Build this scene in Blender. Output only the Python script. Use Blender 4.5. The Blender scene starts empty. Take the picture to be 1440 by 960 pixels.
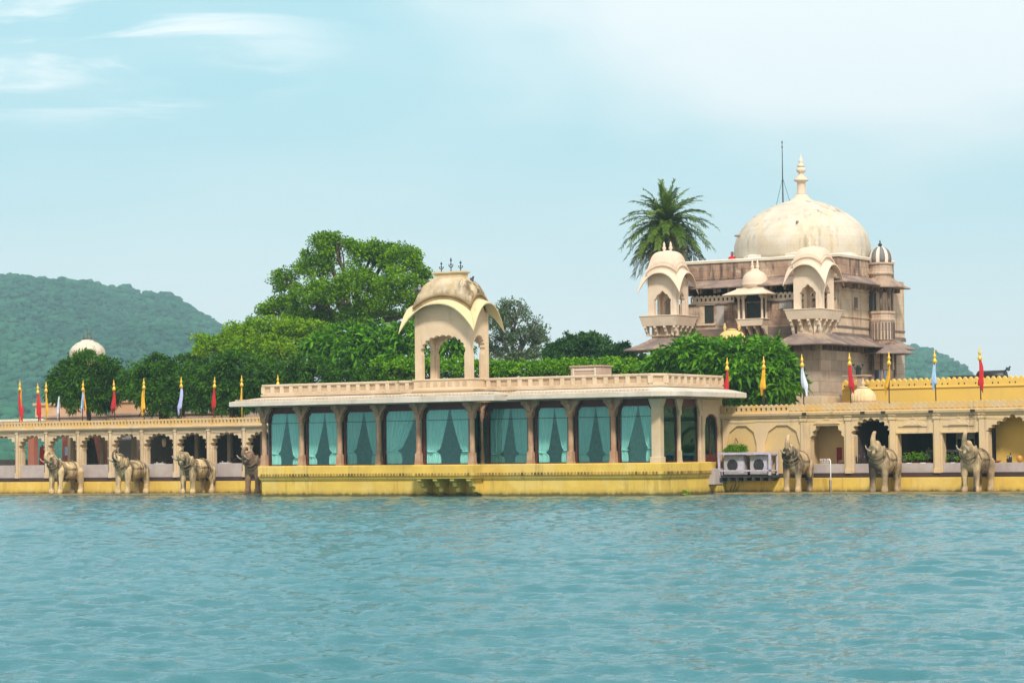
import bpy, math, random
import numpy as np
from mathutils import Vector, Matrix, noise as mnoise

random.seed(7)
rng = np.random.default_rng(7)
scene = bpy.context.scene
col = scene.collection
R = math.radians

# ------------------------------------------------------------------ camera
CAM_H = 2.18
YAW, PITCH, ROLL, FPX = R(32), R(2.54), -0.011, 3600.0
cam_d = bpy.data.cameras.new('camera')
cam_d.sensor_width = 36.0
cam_d.lens = FPX / 1440.0 * 36.0
cam_d.clip_start = 0.5
cam_d.clip_end = 20000
cam = bpy.data.objects.new('camera', cam_d)
col.objects.link(cam)
CM = Matrix.Rotation(YAW, 3, 'Z') @ Matrix.Rotation(math.pi/2 + PITCH, 3, 'X') @ Matrix.Rotation(ROLL, 3, 'Z')
cam.matrix_world = Matrix.Translation((0, 0, CAM_H)) @ CM.to_4x4()
scene.camera = cam

# ------------------------------------------------------------------ light
SUN_EL, SUN_AZ = R(46), math.atan2(-0.72, 0.62)       # direction towards the sun in the x,y plane
sd = Vector((math.cos(SUN_AZ)*math.cos(SUN_EL), math.sin(SUN_AZ)*math.cos(SUN_EL), math.sin(SUN_EL)))
sun_d = bpy.data.lights.new('sun', 'SUN')
sun_d.energy = 3.3
sun_d.angle = R(7.0)
sun_d.color = (1.0, 0.93, 0.83)
sun = bpy.data.objects.new('sun', sun_d)
sun.rotation_euler = sd.to_track_quat('Z', 'Y').to_euler()
sun.location = (0, 0, 200)
col.objects.link(sun)

w = bpy.data.worlds.new('World')
scene.world = w
w.use_nodes = True
nt = w.node_tree
nt.nodes.clear()
def wn(t, **k):
    n = nt.nodes.new(t)
    for a, b in k.items():
        setattr(n, a, b)
    return n
def wmath(op, a, b=None, clamp=False):
    n = wn('ShaderNodeMath', operation=op, use_clamp=clamp)
    for i, x in enumerate((a, b)):
        if x is None: continue
        if isinstance(x, (int, float)): n.inputs[i].default_value = x
        else: nt.links.new(x, n.inputs[i])
    return n.outputs[0]
def wmix(f, a, b):
    n = wn('ShaderNodeMix', data_type='RGBA')
    for s, x in ((n.inputs[0], f), (n.inputs[6], a), (n.inputs[7], b)):
        if isinstance(x, (int, float)): s.default_value = x
        elif isinstance(x, tuple): s.default_value = (*x, 1)
        else: nt.links.new(x, s)
    return n.outputs[2]
def wramp(x, lo, hi):
    n = wn('ShaderNodeMapRange', interpolation_type='SMOOTHSTEP')
    nt.links.new(x, n.inputs[0])
    n.inputs[1].default_value = lo; n.inputs[2].default_value = hi
    return n.outputs[0]
sky = wn('ShaderNodeTexSky', sky_type='NISHITA')
sky.sun_disc = False
sky.sun_elevation = SUN_EL
sky.sun_rotation = math.pi/2 - SUN_AZ
sky.air_density = 1.0; sky.dust_density = 1.6; sky.ozone_density = 1.0
tc = wn('ShaderNodeTexCoord')
vr = wn('ShaderNodeVectorRotate', rotation_type='Z_AXIS')
vr.inputs['Angle'].default_value = -YAW
nt.links.new(tc.outputs['Generated'], vr.inputs['Vector'])
sx = wn('ShaderNodeSeparateXYZ')
nt.links.new(vr.outputs[0], sx.inputs[0])
yy = wmath('MAXIMUM', wmath('ABSOLUTE', sx.outputs[1]), 0.05)
ax = wmath('DIVIDE', sx.outputs[0], yy)
ez = wmath('DIVIDE', sx.outputs[2], yy)
cx = wn('ShaderNodeCombineXYZ')
nt.links.new(ax, cx.inputs[0]); nt.links.new(ez, cx.inputs[1])
def cloudnoise(sx_, sy_, detail, off, rough=0.55, dist=0.0):
    m = wn('ShaderNodeMapping')
    m.inputs['Scale'].default_value = (sx_, sy_, 1)
    m.inputs['Location'].default_value = (off, off*0.7, 0)
    nt.links.new(cx.outputs[0], m.inputs[0])
    n = wn('ShaderNodeTexNoise')
    n.inputs['Scale'].default_value = 1
    n.inputs['Detail'].default_value = detail
    n.inputs['Roughness'].default_value = rough
    n.inputs['Distortion'].default_value = dist
    nt.links.new(m.outputs[0], n.inputs['Vector'])
    return n.outputs[0]
SKY_K = 1.0
# a bank of bright high cloud towards the upper right, thin wisps at the upper left
big = cloudnoise(7, 16, 3, 3.1, 0.5)
bx = wmath('DIVIDE', wmath('SUBTRACT', ax, 0.130), 0.175)
bz = wmath('DIVIDE', wmath('SUBTRACT', ez, 0.165), 0.056)
rr = wmath('SQRT', wmath('ADD', wmath('MULTIPLY', bx, bx), wmath('MULTIPLY', bz, bz)))
rr = wmath('ADD', rr, wmath('MULTIPLY', wmath('SUBTRACT', big, 0.5), 1.3))
bank = wmath('SUBTRACT', 1.0, wramp(rr, 0.45, 1.25))
wis = cloudnoise(9, 62, 6, 1.7, 0.55, 0.6)
wx = wmath('DIVIDE', wmath('SUBTRACT', ax, -0.155), 0.085)
wz = wmath('DIVIDE', wmath('SUBTRACT', ez, 0.160), 0.030)
wr = wmath('SQRT', wmath('ADD', wmath('MULTIPLY', wx, wx), wmath('MULTIPLY', wz, wz)))
wisps = wmath('MULTIPLY', wramp(wis, 0.47, 0.66), wmath('SUBTRACT', 1.0, wramp(wr, 0.35, 1.3)))
soft = cloudnoise(4, 15, 4, 7.7, 0.5)
veil = wramp(soft, 0.40, 0.72)
# thin high haze: pale at the horizon, teal above
grad = wramp(ez, 0.0, 0.17)
veilcol = wmix(grad, (7.0, 6.9, 7.0), (2.7, 5.0, 5.4))
nsky = wmix(0.80, sky.outputs[0], veilcol)
up = wramp(ez, 0.2, 1.6)
nsky = wmix(wmath('MULTIPLY', up, 0.85), nsky, (4.6, 4.6, 4.6))
back = wramp(wmath('MULTIPLY', sx.outputs[1], -1.0), -0.2, 0.5)
nsky = wmix(wmath('MULTIPLY', back, 0.85), nsky, (6.6, 6.1, 5.6))
nsky = wmix(wmath('MULTIPLY', veil, 0.30), nsky, (6.5, 6.8, 6.9))
nsky = wmix(wmath('MULTIPLY', wisps, 0.95), nsky, (7.0, 7.2, 7.25))
nsky = wmix(wmath('MULTIPLY', bank, 0.90), nsky, (6.7, 6.75, 6.8))
bg = wn('ShaderNodeBackground')
bg.inputs['Strength'].default_value = 0.135
nt.links.new(nsky, bg.inputs['Color'])
wo = wn('ShaderNodeOutputWorld')
nt.links.new(bg.outputs[0], wo.inputs['Surface'])

scene.view_settings.view_transform = 'Standard'
scene.view_settings.look = 'None'
scene.view_settings.exposure = 0.35
scene.view_settings.gamma = 1.0
scene.view_settings.use_curve_mapping = False
scene.cycles.max_bounces = 8
scene.cycles.transparent_max_bounces = 12
scene.cycles.volume_bounces = 0
scene.cycles.caustics_reflective = False
scene.cycles.caustics_refractive = False
scene.cycles.use_denoising = True

# ------------------------------------------------------------------ pixel rays -> points on real vertical planes
CP = Vector((0, 0, CAM_H))
def ray(px, py):
    return CM @ Vector(((px-720)/FPX, (480-py)/FPX, -1))
def at(px, py, v):                      # point on the plane y = v  -> (u, z)
    d = ray(px, py); t = v/d.y
    return d.x*t, CAM_H + d.z*t
def U(px, py, v): return at(px, py, v)[0]
def Z(px, py, v): return at(px, py, v)[1]
def side(px, py, u):                    # point on the plane x = u  -> (v, z)
    d = ray(px, py); t = u/d.x
    return d.y*t, CAM_H + d.z*t
def scl(px, v):                         # pixels per metre there
    d = ray(px, 600); return FPX/(v/d.y)

# ------------------------------------------------------------------ object helpers
def tag(o, label=None, cat=None, group=None, kind=None):
    if label: o['label'] = label
    if cat: o['category'] = cat
    if group: o['group'] = group
    if kind: o['kind'] = kind
    return o
def empty(name, loc=(0, 0, 0), rz=0, label=None, cat=None, group=None, sc=1.0):
    o = bpy.data.objects.new(name, None)
    col.objects.link(o)
    o.location = loc; o.rotation_euler = (0, 0, rz); o.scale = (sc, sc, sc)
    return tag(o, label, cat, group)
def copy_tree(o, parent=None):
    c = o.copy(); col.objects.link(c)
    if parent is not None: c.parent = parent
    for ch in [x for x in bpy.data.objects if x.parent == o]:
        copy_tree(ch, c)
    return c

class MB:
    """collects shapes and links them as one mesh object"""
    def __init__(self): self.v = []; self.f = []; self.smooth = []
    def add(self, vs, fs, sm=False):
        b = len(self.v)
        self.v += [tuple(p) for p in vs]
        self.f += [tuple(i+b for i in f) for f in fs]
        self.smooth += [sm]*len(fs)
        return self
    def box(self, x0, x1, y0, y1, z0, z1):
        if x0 > x1: x0, x1 = x1, x0
        if y0 > y1: y0, y1 = y1, y0
        if z0 > z1: z0, z1 = z1, z0
        v = [(x, y, z) for z in (z0, z1) for y in (y0, y1) for x in (x0, x1)]
        return self.add(v, [(0, 2, 3, 1), (4, 5, 7, 6), (0, 1, 5, 4), (2, 6, 7, 3), (0, 4, 6, 2), (1, 3, 7, 5)])
    def frustum(self, cx, cy, z0, z1, ax0, ay0, ax1, ay1, dx=0, dy=0):
        v = [(cx+sx*ax0/2, cy+sy*ay0/2, z0) for sy in (-1, 1) for sx in (-1, 1)]
        v += [(cx+dx+sx*ax1/2, cy+dy+sy*ay1/2, z1) for sy in (-1, 1) for sx in (-1, 1)]
        return self.add(v, [(0, 2, 3, 1), (4, 5, 7, 6), (0, 1, 5, 4), (2, 6, 7, 3), (0, 4, 6, 2), (1, 3, 7, 5)])
    def prism(self, poly, a, b, axis='y'):
        """poly in (x,z) extruded along y from a to b; or (y,z) along x; or (x,y) along z"""
        n = len(poly)
        def m(p, t):
            if axis == 'y': return (p[0], t, p[1])
            if axis == 'x': return (t, p[0], p[1])
            return (p[0], p[1], t)
        v = [m(p, a) for p in poly] + [m(p, b) for p in poly]
        f = [tuple(range(n)), tuple(range(2*n-1, n-1, -1))]
        f += [(i, i+n, (i+1) % n + n, (i+1) % n) for i in range(n)]
        return self.add(v, f)
    def lathe(self, cx, cy, prof, n=16, sm=True, phase=0, ribs=0, ribd=0.0, cap=True, sy=1.0):
        k = len(prof); v = []
        for r_, z in prof:
            for i in range(n):
                a = 2*math.pi*i/n + phase
                rr_ = r_*(1 + (ribd*(abs(math.sin(a*ribs/2))-0.6) if ribs else 0))
                v.append((cx+rr_*math.cos(a), cy+rr_*math.sin(a)*sy, z))
        f = [(j*n+i, j*n+(i+1) % n, (j+1)*n+(i+1) % n, (j+1)*n+i) for j in range(k-1) for i in range(n)]
        self.add(v, f, sm)
        if cap:
            b = len(self.v)-len(v)
            self.f.append(tuple(b+i for i in range(n-1, -1, -1))); self.smooth.append(False)
            self.f.append(tuple(b+(k-1)*n+i for i in range(n))); self.smooth.append(False)
        return self
    def tube(self, pts, rad, n=8, sm=True):
        pts = [Vector(p) for p in pts]
        if isinstance(rad, (int, float)): rad = [rad]*len(pts)
        v = []; prev = None
        for i, p in enumerate(pts):
            d = (pts[min(i+1, len(pts)-1)] - pts[max(i-1, 0)]).normalized()
            if prev is None:
                a = d.orthogonal().normalized()
            else:
                a = (prev - d*prev.dot(d)); a = a.normalized() if a.length > 1e-6 else d.orthogonal().normalized()
            prev = a; b = d.cross(a)
            for k in range(n):
                t = 2*math.pi*k/n
                v.append(p + (a*math.cos(t)+b*math.sin(t))*rad[i])
        m = len(pts)
        f = [(j*n+i, j*n+(i+1) % n, (j+1)*n+(i+1) % n, (j+1)*n+i) for j in range(m-1) for i in range(n)]
        f += [tuple(range(n-1, -1, -1)), tuple((m-1)*n+i for i in range(n))]
        return self.add(v, f, sm)
    def sweep(self, path, prof, closed=False):
        """closed profile of (outward offset, z) swept along a plan path with mitres; outward is to the right"""
        n = len(path); P_ = [Vector(p) for p in path]
        nor = []
        for i in range(n if closed else n-1):
            d = (P_[(i+1) % n]-P_[i]).normalized(); nor.append(Vector((d.y, -d.x)))
        mit = []
        for i in range(n):
            if closed: a, b = nor[i-1], nor[i]
            elif i == 0: a = b = nor[0]
            elif i == n-1: a = b = nor[-1]
            else: a, b = nor[i-1], nor[i]
            s = a+b; mit.append(s/(1+a.dot(b)))
        k = len(prof); v = []
        for i in range(n):
            for o_, z in prof:
                q = P_[i]+mit[i]*o_; v.append((q.x, q.y, z))
        f = []
        for i in range(n if closed else n-1):
            j = (i+1) % n
            for a in range(k):
                b = (a+1) % k
                f.append((i*k+a, j*k+a, j*k+b, i*k+b))
        if not closed:
            f.append(tuple(range(k-1, -1, -1))); f.append(tuple((n-1)*k+a for a in range(k)))
        return self.add(v, f)
    def sphere(self, c, r, n=12, m=8, rot=None):
        if isinstance(r, (int, float)): r = (r, r, r)
        v = []; c = Vector(c)
        for j in range(m+1):
            ph = math.pi*j/m - math.pi/2
            for i in range(n):
                t = 2*math.pi*i/n
                p = Vector((r[0]*math.cos(ph)*math.cos(t), r[1]*math.cos(ph)*math.sin(t), r[2]*math.sin(ph)))
                if rot is not None: p = rot @ p
                v.append(c+p)
        f = [(j*n+i, j*n+(i+1) % n, (j+1)*n+(i+1) % n, (j+1)*n+i) for j in range(m) for i in range(n)]
        return self.add(v, f, True)
    def chain(self, pts, rad, st=0.3, sy=1.0):
        """spheres packed along a polyline (for remeshing)"""
        for i in range(len(pts)-1):
            a, b = Vector(pts[i]), Vector(pts[i+1]); L = (b-a).length
            m = max(1, int(L/(st*min(rad[i], rad[i+1]))))
            for k in range(m+1):
                t = k/m; r_ = rad[i]*(1-t)+rad[i+1]*t
                self.sphere(a.lerp(b, t), r_, 14, 10)
        return self
    def mesh(self, name):
        me = bpy.data.meshes.new(name)
        me.from_pydata(self.v, [], self.f)
        me.polygons.foreach_set('use_smooth', self.smooth)
        me.update()
        return me
    def build(self, name, mat, parent=None, loc=None, fix=True, bevel=0.0):
        me = self.mesh(name)
        if fix:
            import bmesh
            bm = bmesh.new(); bm.from_mesh(me)
            bmesh.ops.recalc_face_normals(bm, faces=bm.faces)
            bm.to_mesh(me); bm.free()
        for m_ in (mat if isinstance(mat, (list, tuple)) else [mat]): me.materials.append(m_)
        o = bpy.data.objects.new(name, me); col.objects.link(o)
        if parent is not None: o.parent = parent
        if loc is not None: o.location = loc
        if bevel:
            b = o.modifiers.new('bevel', 'BEVEL'); b.width = bevel; b.segments = 2; b.limit_method = 'ANGLE'
        return o

def remeshed(mb, voxel, name, smooth=4):
    me = mb.mesh('tmp'); o = bpy.data.objects.new('tmp', me); col.objects.link(o)
    r_ = o.modifiers.new('r', 'REMESH'); r_.mode = 'VOXEL'; r_.voxel_size = voxel; r_.use_smooth_shade = True
    s = o.modifiers.new('s', 'SMOOTH'); s.factor = 0.5; s.iterations = smooth
    dg = bpy.context.evaluated_depsgraph_get()
    out = bpy.data.meshes.new_from_object(o.evaluated_get(dg))
    out.name = name
    bpy.data.objects.remove(o); bpy.data.meshes.remove(me)
    out.polygons.foreach_set('use_smooth', [True]*len(out.polygons))
    return out

# ------------------------------------------------------------------ materials
def new_mat(name):
    m = bpy.data.materials.new(name); m.use_nodes = True
    m.node_tree.nodes.clear()
    return m, m.node_tree
class NT:
    def __init__(s, t): s.t = t
    def n(s, ty, **k):
        x = s.t.nodes.new(ty)
        for a, b in k.items(): setattr(x, a, b)
        return x
    def l(s, a, b): s.t.links.new(a, b)
    def put(s, sock, x):
        if x is None: return
        if isinstance(x, (int, float)): sock.default_value = x
        elif isinstance(x, tuple): sock.default_value = (*x, 1) if len(x) == 3 and sock.type == 'RGBA' else x
        else: s.l(x, sock)
    def math(s, op, a, b=None, c=None, clamp=False):
        x = s.n('ShaderNodeMath', operation=op, use_clamp=clamp)
        for i, y in enumerate((a, b, c)): s.put(x.inputs[i], y)
        return x.outputs[0]
    def mix(s, f, a, b, blend='MIX'):
        x = s.n('ShaderNodeMix', data_type='RGBA', blend_type=blend)
        s.put(x.inputs[0], f); s.put(x.inputs[6], a); s.put(x.inputs[7], b)
        return x.outputs[2]
    def noise(s, vec, scale, detail=4, rough=0.55, dist=0.0):
        x = s.n('ShaderNodeTexNoise')
        x.inputs['Scale'].default_value = scale; x.inputs['Detail'].default_value = detail
        x.inputs['Roughness'].default_value = rough; x.inputs['Distortion'].default_value = dist
        s.l(vec, x.inputs['Vector']); return x.outputs[0]
    def ramp(s, x, lo, hi):
        m = s.n('ShaderNodeMapRange', interpolation_type='SMOOTHSTEP')
        s.put(m.inputs[0], x); m.inputs[1].default_value = lo; m.inputs[2].default_value = hi
        return m.outputs[0]
    def pos(s, scale=(1, 1, 1)):
        g = s.n('ShaderNodeNewGeometry')
        m = s.n('ShaderNodeMapping'); m.inputs['Scale'].default_value = scale
        s.l(g.outputs['Position'], m.inputs[0]); return m.outputs[0]
    def bump(s, h, strength, dist):
        b = s.n('ShaderNodeBump'); b.inputs['Strength'].default_value = strength
        b.inputs['Distance'].default_value = dist; s.l(h, b.inputs['Height']); return b.outputs[0]
    def bsdf(s, col_, rough=0.8, nor=None, spec=0.3, metal=0.0):
        p = s.n('ShaderNodeBsdfPrincipled')
        s.put(p.inputs['Base Color'], col_); s.put(p.inputs['Roughness'], rough)
        p.inputs['Specular IOR Level'].default_value = spec; p.inputs['Metallic'].default_value = metal
        if nor is not None: s.l(nor, p.inputs['Normal'])
        o = s.n('ShaderNodeOutputMaterial'); s.l(p.outputs[0], o.inputs['Surface'])
        return p

def plaster(name, c1, c2, stain=(0.12, 0.09, 0.06), samt=0.5, scale=0.7, thr=(0.56, 0.74), streak=True,
            bump=0.35, rough=0.85, blotch=0.0, bcol=None, courses=None, fine=0.12, waterline=False):
    m, t = new_mat(name); s = NT(t)
    p = s.pos()
    c = s.mix(s.ramp(s.noise(p, scale, 6, 0.6), 0.35, 0.65), c1, c2)
    if blotch:
        b = s.ramp(s.noise(p, scale*0.55, 5, 0.65, 1.2), 0.50, 0.60)
        c = s.mix(s.math('MULTIPLY', b, blotch), c, bcol)
    if courses:
        cw, ch, camt = courses
        g = s.n('ShaderNodeNewGeometry'); sp = s.n('ShaderNodeSeparateXYZ'); s.l(g.outputs['Position'], sp.inputs[0])
        cb = s.n('ShaderNodeCombineXYZ'); s.l(s.math('ADD', sp.outputs[0], sp.outputs[1]), cb.inputs[0]); s.l(sp.outputs[2], cb.inputs[1])
        br = s.n('ShaderNodeTexBrick'); s.l(cb.outputs[0], br.inputs['Vector'])
        br.inputs['Scale'].default_value = 1; br.inputs['Brick Width'].default_value = cw; br.inputs['Row Height'].default_value = ch
        br.inputs['Mortar Size'].default_value = 0.018; br.inputs['Mortar Smooth'].default_value = 0.5
        br.inputs['Color1'].default_value = (1, 1, 1, 1); br.inputs['Color2'].default_value = (0.72, 0.74, 0.78, 1); br.inputs['Mortar'].default_value = (0.5, 0.45, 0.4, 1)
        c = s.mix(camt, c, br.outputs[0], 'MULTIPLY')
    if streak:
        ps = s.pos((2.4, 2.4, 0.22))
        k = s.math('MULTIPLY', s.ramp(s.noise(ps, 1.3, 7, 0.62), thr[0], thr[1]), s.ramp(s.noise(p, 0.45, 4, 0.6), 0.38, 0.62))
        c = s.mix(s.math('MULTIPLY', k, samt), c, stain)
        k2 = s.ramp(s.noise(p, 4.2, 8, 0.7), 0.62, 0.74)
        c = s.mix(s.math('MULTIPLY', k2, samt*0.55), c, stain)
    if waterline:
        g = s.n('ShaderNodeNewGeometry'); sp = s.n('ShaderNodeSeparateXYZ'); s.l(g.outputs['Position'], sp.inputs[0])
        h = s.math('ADD', sp.outputs[2], s.math('MULTIPLY', s.noise(s.pos((3, 3, 1)), 1.5, 5), -0.28))
        c = s.mix(s.math('MULTIPLY', s.math('SUBTRACT', 1.0, s.ramp(h, 0.0, 0.30)), 0.45), c, (0.22, 0.17, 0.05))
        c = s.mix(s.math('MULTIPLY', s.math('SUBTRACT', 1.0, s.ramp(h, -0.06, 0.10)), 0.85), c, (0.06, 0.055, 0.025))
    f = s.noise(p, 26, 5, 0.7)
    fv = s.math('ADD', s.math('MULTIPLY', s.math('SUBTRACT', f, 0.5), fine*4), 1.0)
    cc = s.n('ShaderNodeCombineColor'); [s.l(fv, cc.inputs[i]) for i in range(3)]
    c = s.mix(1.0, c, cc.outputs[0], 'MULTIPLY')
    hh = s.math('ADD', s.math('MULTIPLY', s.noise(p, 3.0, 6, 0.6), 0.6), s.math('MULTIPLY', f, 0.4))
    s.bsdf(c, rough, s.bump(hh, bump, 0.05), 0.25)
    return m
def simple(name, c, rough=0.6, metal=0.0, spec=0.4, var=0.15, vs=5.0, bump=0.0):
    m, t = new_mat(name); s = NT(t); p = s.pos()
    n = s.noise(p, vs, 5, 0.6)
    cc = s.mix(s.ramp(n, 0.3, 0.7), tuple(x*(1-var) for x in c), tuple(min(1, x*(1+var)) for x in c))
    s.bsdf(cc, rough, s.bump(n, bump, 0.02) if bump else None, spec, metal)
    return m
def foliage(name, dark, light, big=0.5, tr=0.30, rough=0.5):
    m, t = new_mat(name); s = NT(t)
    g = s.n('ShaderNodeNewGeometry')
    rnd = g.outputs['Random Per Island']
    n = s.noise(s.pos(), big, 3)
    f = s.math('ADD', s.math('MULTIPLY', rnd, 0.55), s.math('MULTIPLY', s.ramp(n, 0.35, 0.65), 0.45))
    c = s.mix(f, dark, light)
    p = s.n('ShaderNodeBsdfPrincipled'); s.l(c, p.inputs['Base Color']); p.inputs['Roughness'].default_value = rough
    p.inputs['Specular IOR Level'].default_value = 0.15
    tl = s.n('ShaderNodeBsdfTranslucent'); s.l(s.mix(1.0, c, (1.0, 1.0, 0.55), 'MULTIPLY'), tl.inputs['Color'])
    mx = s.n('ShaderNodeMixShader'); mx.inputs[0].default_value = tr
    s.l(p.outputs[0], mx.inputs[1]); s.l(tl.outputs[0], mx.inputs[2])
    o = s.n('ShaderNodeOutputMaterial'); s.l(mx.outputs[0], o.inputs['Surface'])
    return m

M = {}
M['cream'] = plaster('cream_plaster', (0.70, 0.53, 0.36), (0.62, 0.46, 0.30), (0.26, 0.18, 0.10), 0.45)
M['cream_arcade'] = plaster('cream_arcade_plaster', (0.66, 0.51, 0.34), (0.56, 0.42, 0.26), (0.17, 0.11, 0.06), 0.6)
M['ochre_arcade'] = plaster('ochre_arcade_plaster', (0.62, 0.43, 0.18), (0.55, 0.40, 0.21), (0.22, 0.14, 0.06), 0.55, scale=0.9)
M['parapet_ochre'] = plaster('ochre_parapet_plaster', (0.60, 0.38, 0.13), (0.56, 0.42, 0.24), (0.14, 0.09, 0.05), 0.55, scale=1.1)
M['parapet_cream'] = plaster('roof_parapet_plaster', (0.66, 0.53, 0.38), (0.56, 0.43, 0.29), (0.13, 0.09, 0.06), 0.75, scale=1.2)
M['panel_tan'] = plaster('parapet_panel_plaster', (0.56, 0.42, 0.28), (0.44, 0.30, 0.19), (0.08, 0.055, 0.035), 0.9, scale=1.6)
M['eave'] = plaster('white_eave_plaster', (0.62, 0.56, 0.48), (0.52, 0.46, 0.38), (0.16, 0.12, 0.09), 0.5, scale=0.9)
M['yellow'] = plaster('yellow_paint', (0.74, 0.51, 0.10), (0.64, 0.43, 0.09), (0.26, 0.16, 0.05), 0.45, scale=0.8, thr=(0.52, 0.68), blotch=0.45, bcol=(0.72, 0.55, 0.20), waterline=True)
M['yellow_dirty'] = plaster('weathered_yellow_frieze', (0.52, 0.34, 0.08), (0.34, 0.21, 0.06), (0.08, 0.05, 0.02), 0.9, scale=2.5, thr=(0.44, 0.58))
M['yellow_wall'] = plaster('yellow_wall_paint', (0.72, 0.47, 0.10), (0.66, 0.44, 0.11), (0.30, 0.19, 0.07), 0.3, scale=0.5)
M['ochre_frame'] = plaster('ochre_arcade_frame', (0.66, 0.48, 0.25), (0.60, 0.45, 0.28), (0.18, 0.12, 0.06), 0.6, scale=0.9, thr=(0.52, 0.68))
M['dado'] = plaster('pale_dado', (0.46, 0.40, 0.37), (0.40, 0.33, 0.31), (0.17, 0.12, 0.10), 0.6, scale=1.2)
M['band'] = plaster('dark_band', (0.05, 0.03, 0.028), (0.08, 0.045, 0.035), samt=0.3)
M['stone_col'] = plaster('column_sandstone', (0.50, 0.32, 0.20), (0.40, 0.22, 0.13), (0.13, 0.07, 0.045), 0.75, scale=2.0, bump=0.6)
M['wet_stone'] = plaster('wet_ledge_stone', (0.16, 0.13, 0.07), (0.28, 0.21, 0.09), (0.04, 0.035, 0.02), 0.6, scale=1.5, rough=0.5)
M['tower_brown'] = plaster('tower_brown_stone', (0.48, 0.32, 0.22), (0.28, 0.17, 0.12), (0.055, 0.04, 0.036), 0.85, scale=0.7, thr=(0.46, 0.60), blotch=0.75, bcol=(0.60, 0.48, 0.36), courses=(1.1, 0.42, 0.8), bump=0.9)
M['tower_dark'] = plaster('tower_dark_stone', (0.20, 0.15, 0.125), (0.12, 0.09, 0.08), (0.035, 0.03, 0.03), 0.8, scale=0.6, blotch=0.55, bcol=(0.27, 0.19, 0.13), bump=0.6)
M['tower_pale'] = plaster('tower_pale_stone', (0.64, 0.49, 0.34), (0.50, 0.35, 0.24), (0.15, 0.10, 0.07), 0.75, scale=0.7, thr=(0.5, 0.66), blotch=0.7, bcol=(0.68, 0.56, 0.40), courses=(1.4, 0.55, 0.5), bump=0.7)
M['tower_low'] = plaster('tower_lower_masonry', (0.50, 0.37, 0.27), (0.58, 0.46, 0.35), (0.15, 0.10, 0.075), 0.65, scale=0.8, courses=(1.5, 0.62, 0.9), bump=0.6)
M['tower_eave'] = plaster('tower_eave_slab', (0.27, 0.20, 0.17), (0.17, 0.13, 0.12), (0.05, 0.04, 0.04), 0.6, scale=0.8, blotch=0.7, bcol=(0.40, 0.29, 0.20), bump=0.5)
M['kiosk_white'] = plaster('kiosk_white_plaster', (0.70, 0.57, 0.44), (0.63, 0.50, 0.38), (0.24, 0.16, 0.11), 0.4, scale=0.8)
M['dome'] = plaster('dome_plaster', (0.64, 0.58, 0.48), (0.54, 0.48, 0.39), (0.22, 0.18, 0.14), 0.7, scale=0.6, thr=(0.47, 0.68), blotch=0.30, bcol=(0.60, 0.44, 0.20), courses=(2.6, 0.55, 0.25))
M['white_trim'] = plaster('white_trim_plaster', (0.72, 0.66, 0.56), (0.62, 0.54, 0.44), (0.2, 0.14, 0.1), 0.35)
M['kiosk_dome'] = plaster('weathered_kiosk_dome', (0.60, 0.50, 0.36), (0.50, 0.38, 0.22), (0.12, 0.09, 0.055), 1.0, scale=1.6, thr=(0.40, 0.56), fine=0.3, bump=0.8)
M['canopy'] = plaster('yellowed_canopy_plaster', (0.68, 0.56, 0.29), (0.62, 0.52, 0.31), (0.24, 0.19, 0.07), 0.7, scale=1.0)
M['dome_band'] = plaster('weathered_dome_band', (0.22, 0.155, 0.075), (0.32, 0.23, 0.12), (0.07, 0.05, 0.03), 0.8, scale=1.5)
M['ribbed'] = plaster('ribbed_dome_plaster', (0.66, 0.52, 0.30), (0.55, 0.42, 0.24), (0.25, 0.17, 0.10), 0.5, scale=1.5)
M['ribbed_yellow'] = plaster('ribbed_dome_yellow', (0.66, 0.47, 0.18), (0.60, 0.42, 0.18), (0.30, 0.18, 0.07), 0.5, scale=1.5)
M['stripe_dome'] = plaster('grey_dome', (0.20, 0.19, 0.19), (0.14, 0.13, 0.13), samt=0.4)
M['peach'] = plaster('peach_plaster', (0.55, 0.33, 0.19), (0.60, 0.40, 0.26), (0.2, 0.13, 0.09), 0.4)
M['pink_roof'] = plaster('pinkish_plaster', (0.50, 0.36, 0.28), (0.42, 0.29, 0.22), (0.15, 0.1, 0.08), 0.6)
M['terracotta'] = plaster('terracotta_plaster', (0.36, 0.10, 0.06), (0.42, 0.15, 0.10), samt=0.3)
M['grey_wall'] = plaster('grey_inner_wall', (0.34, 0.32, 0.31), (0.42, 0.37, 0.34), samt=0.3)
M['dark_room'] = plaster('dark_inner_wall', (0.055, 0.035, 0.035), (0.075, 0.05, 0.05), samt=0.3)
M['ground'] = plaster('terrace_ground', (0.30, 0.25, 0.19), (0.24, 0.20, 0.15), (0.1, 0.08, 0.05), 0.5, streak=True)
M['elephant'] = plaster('elephant_sandstone', (0.66, 0.50, 0.27), (0.48, 0.34, 0.19), (0.055, 0.042, 0.03), 1.0, scale=2.6, thr=(0.42, 0.56), bump=1.0, fine=0.25)
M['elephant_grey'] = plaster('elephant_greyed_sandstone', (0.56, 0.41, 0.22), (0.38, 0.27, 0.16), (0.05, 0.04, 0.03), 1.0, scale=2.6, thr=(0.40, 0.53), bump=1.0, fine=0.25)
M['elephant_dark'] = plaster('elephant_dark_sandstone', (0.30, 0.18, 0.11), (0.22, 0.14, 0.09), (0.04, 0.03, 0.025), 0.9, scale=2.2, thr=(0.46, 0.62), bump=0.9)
M['tusk'] = simple('ivory_stone', (0.50, 0.41, 0.30), 0.7)
M['harness'] = simple('carved_dark_stone', (0.20, 0.14, 0.085), 0.9, bump=0.5)
M['maroon'] = simple('maroon_frame', (0.10, 0.022, 0.018), 0.55)
M['interior'] = simple('pavilion_interior', (0.18, 0.38, 0.36), 0.8)
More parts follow.
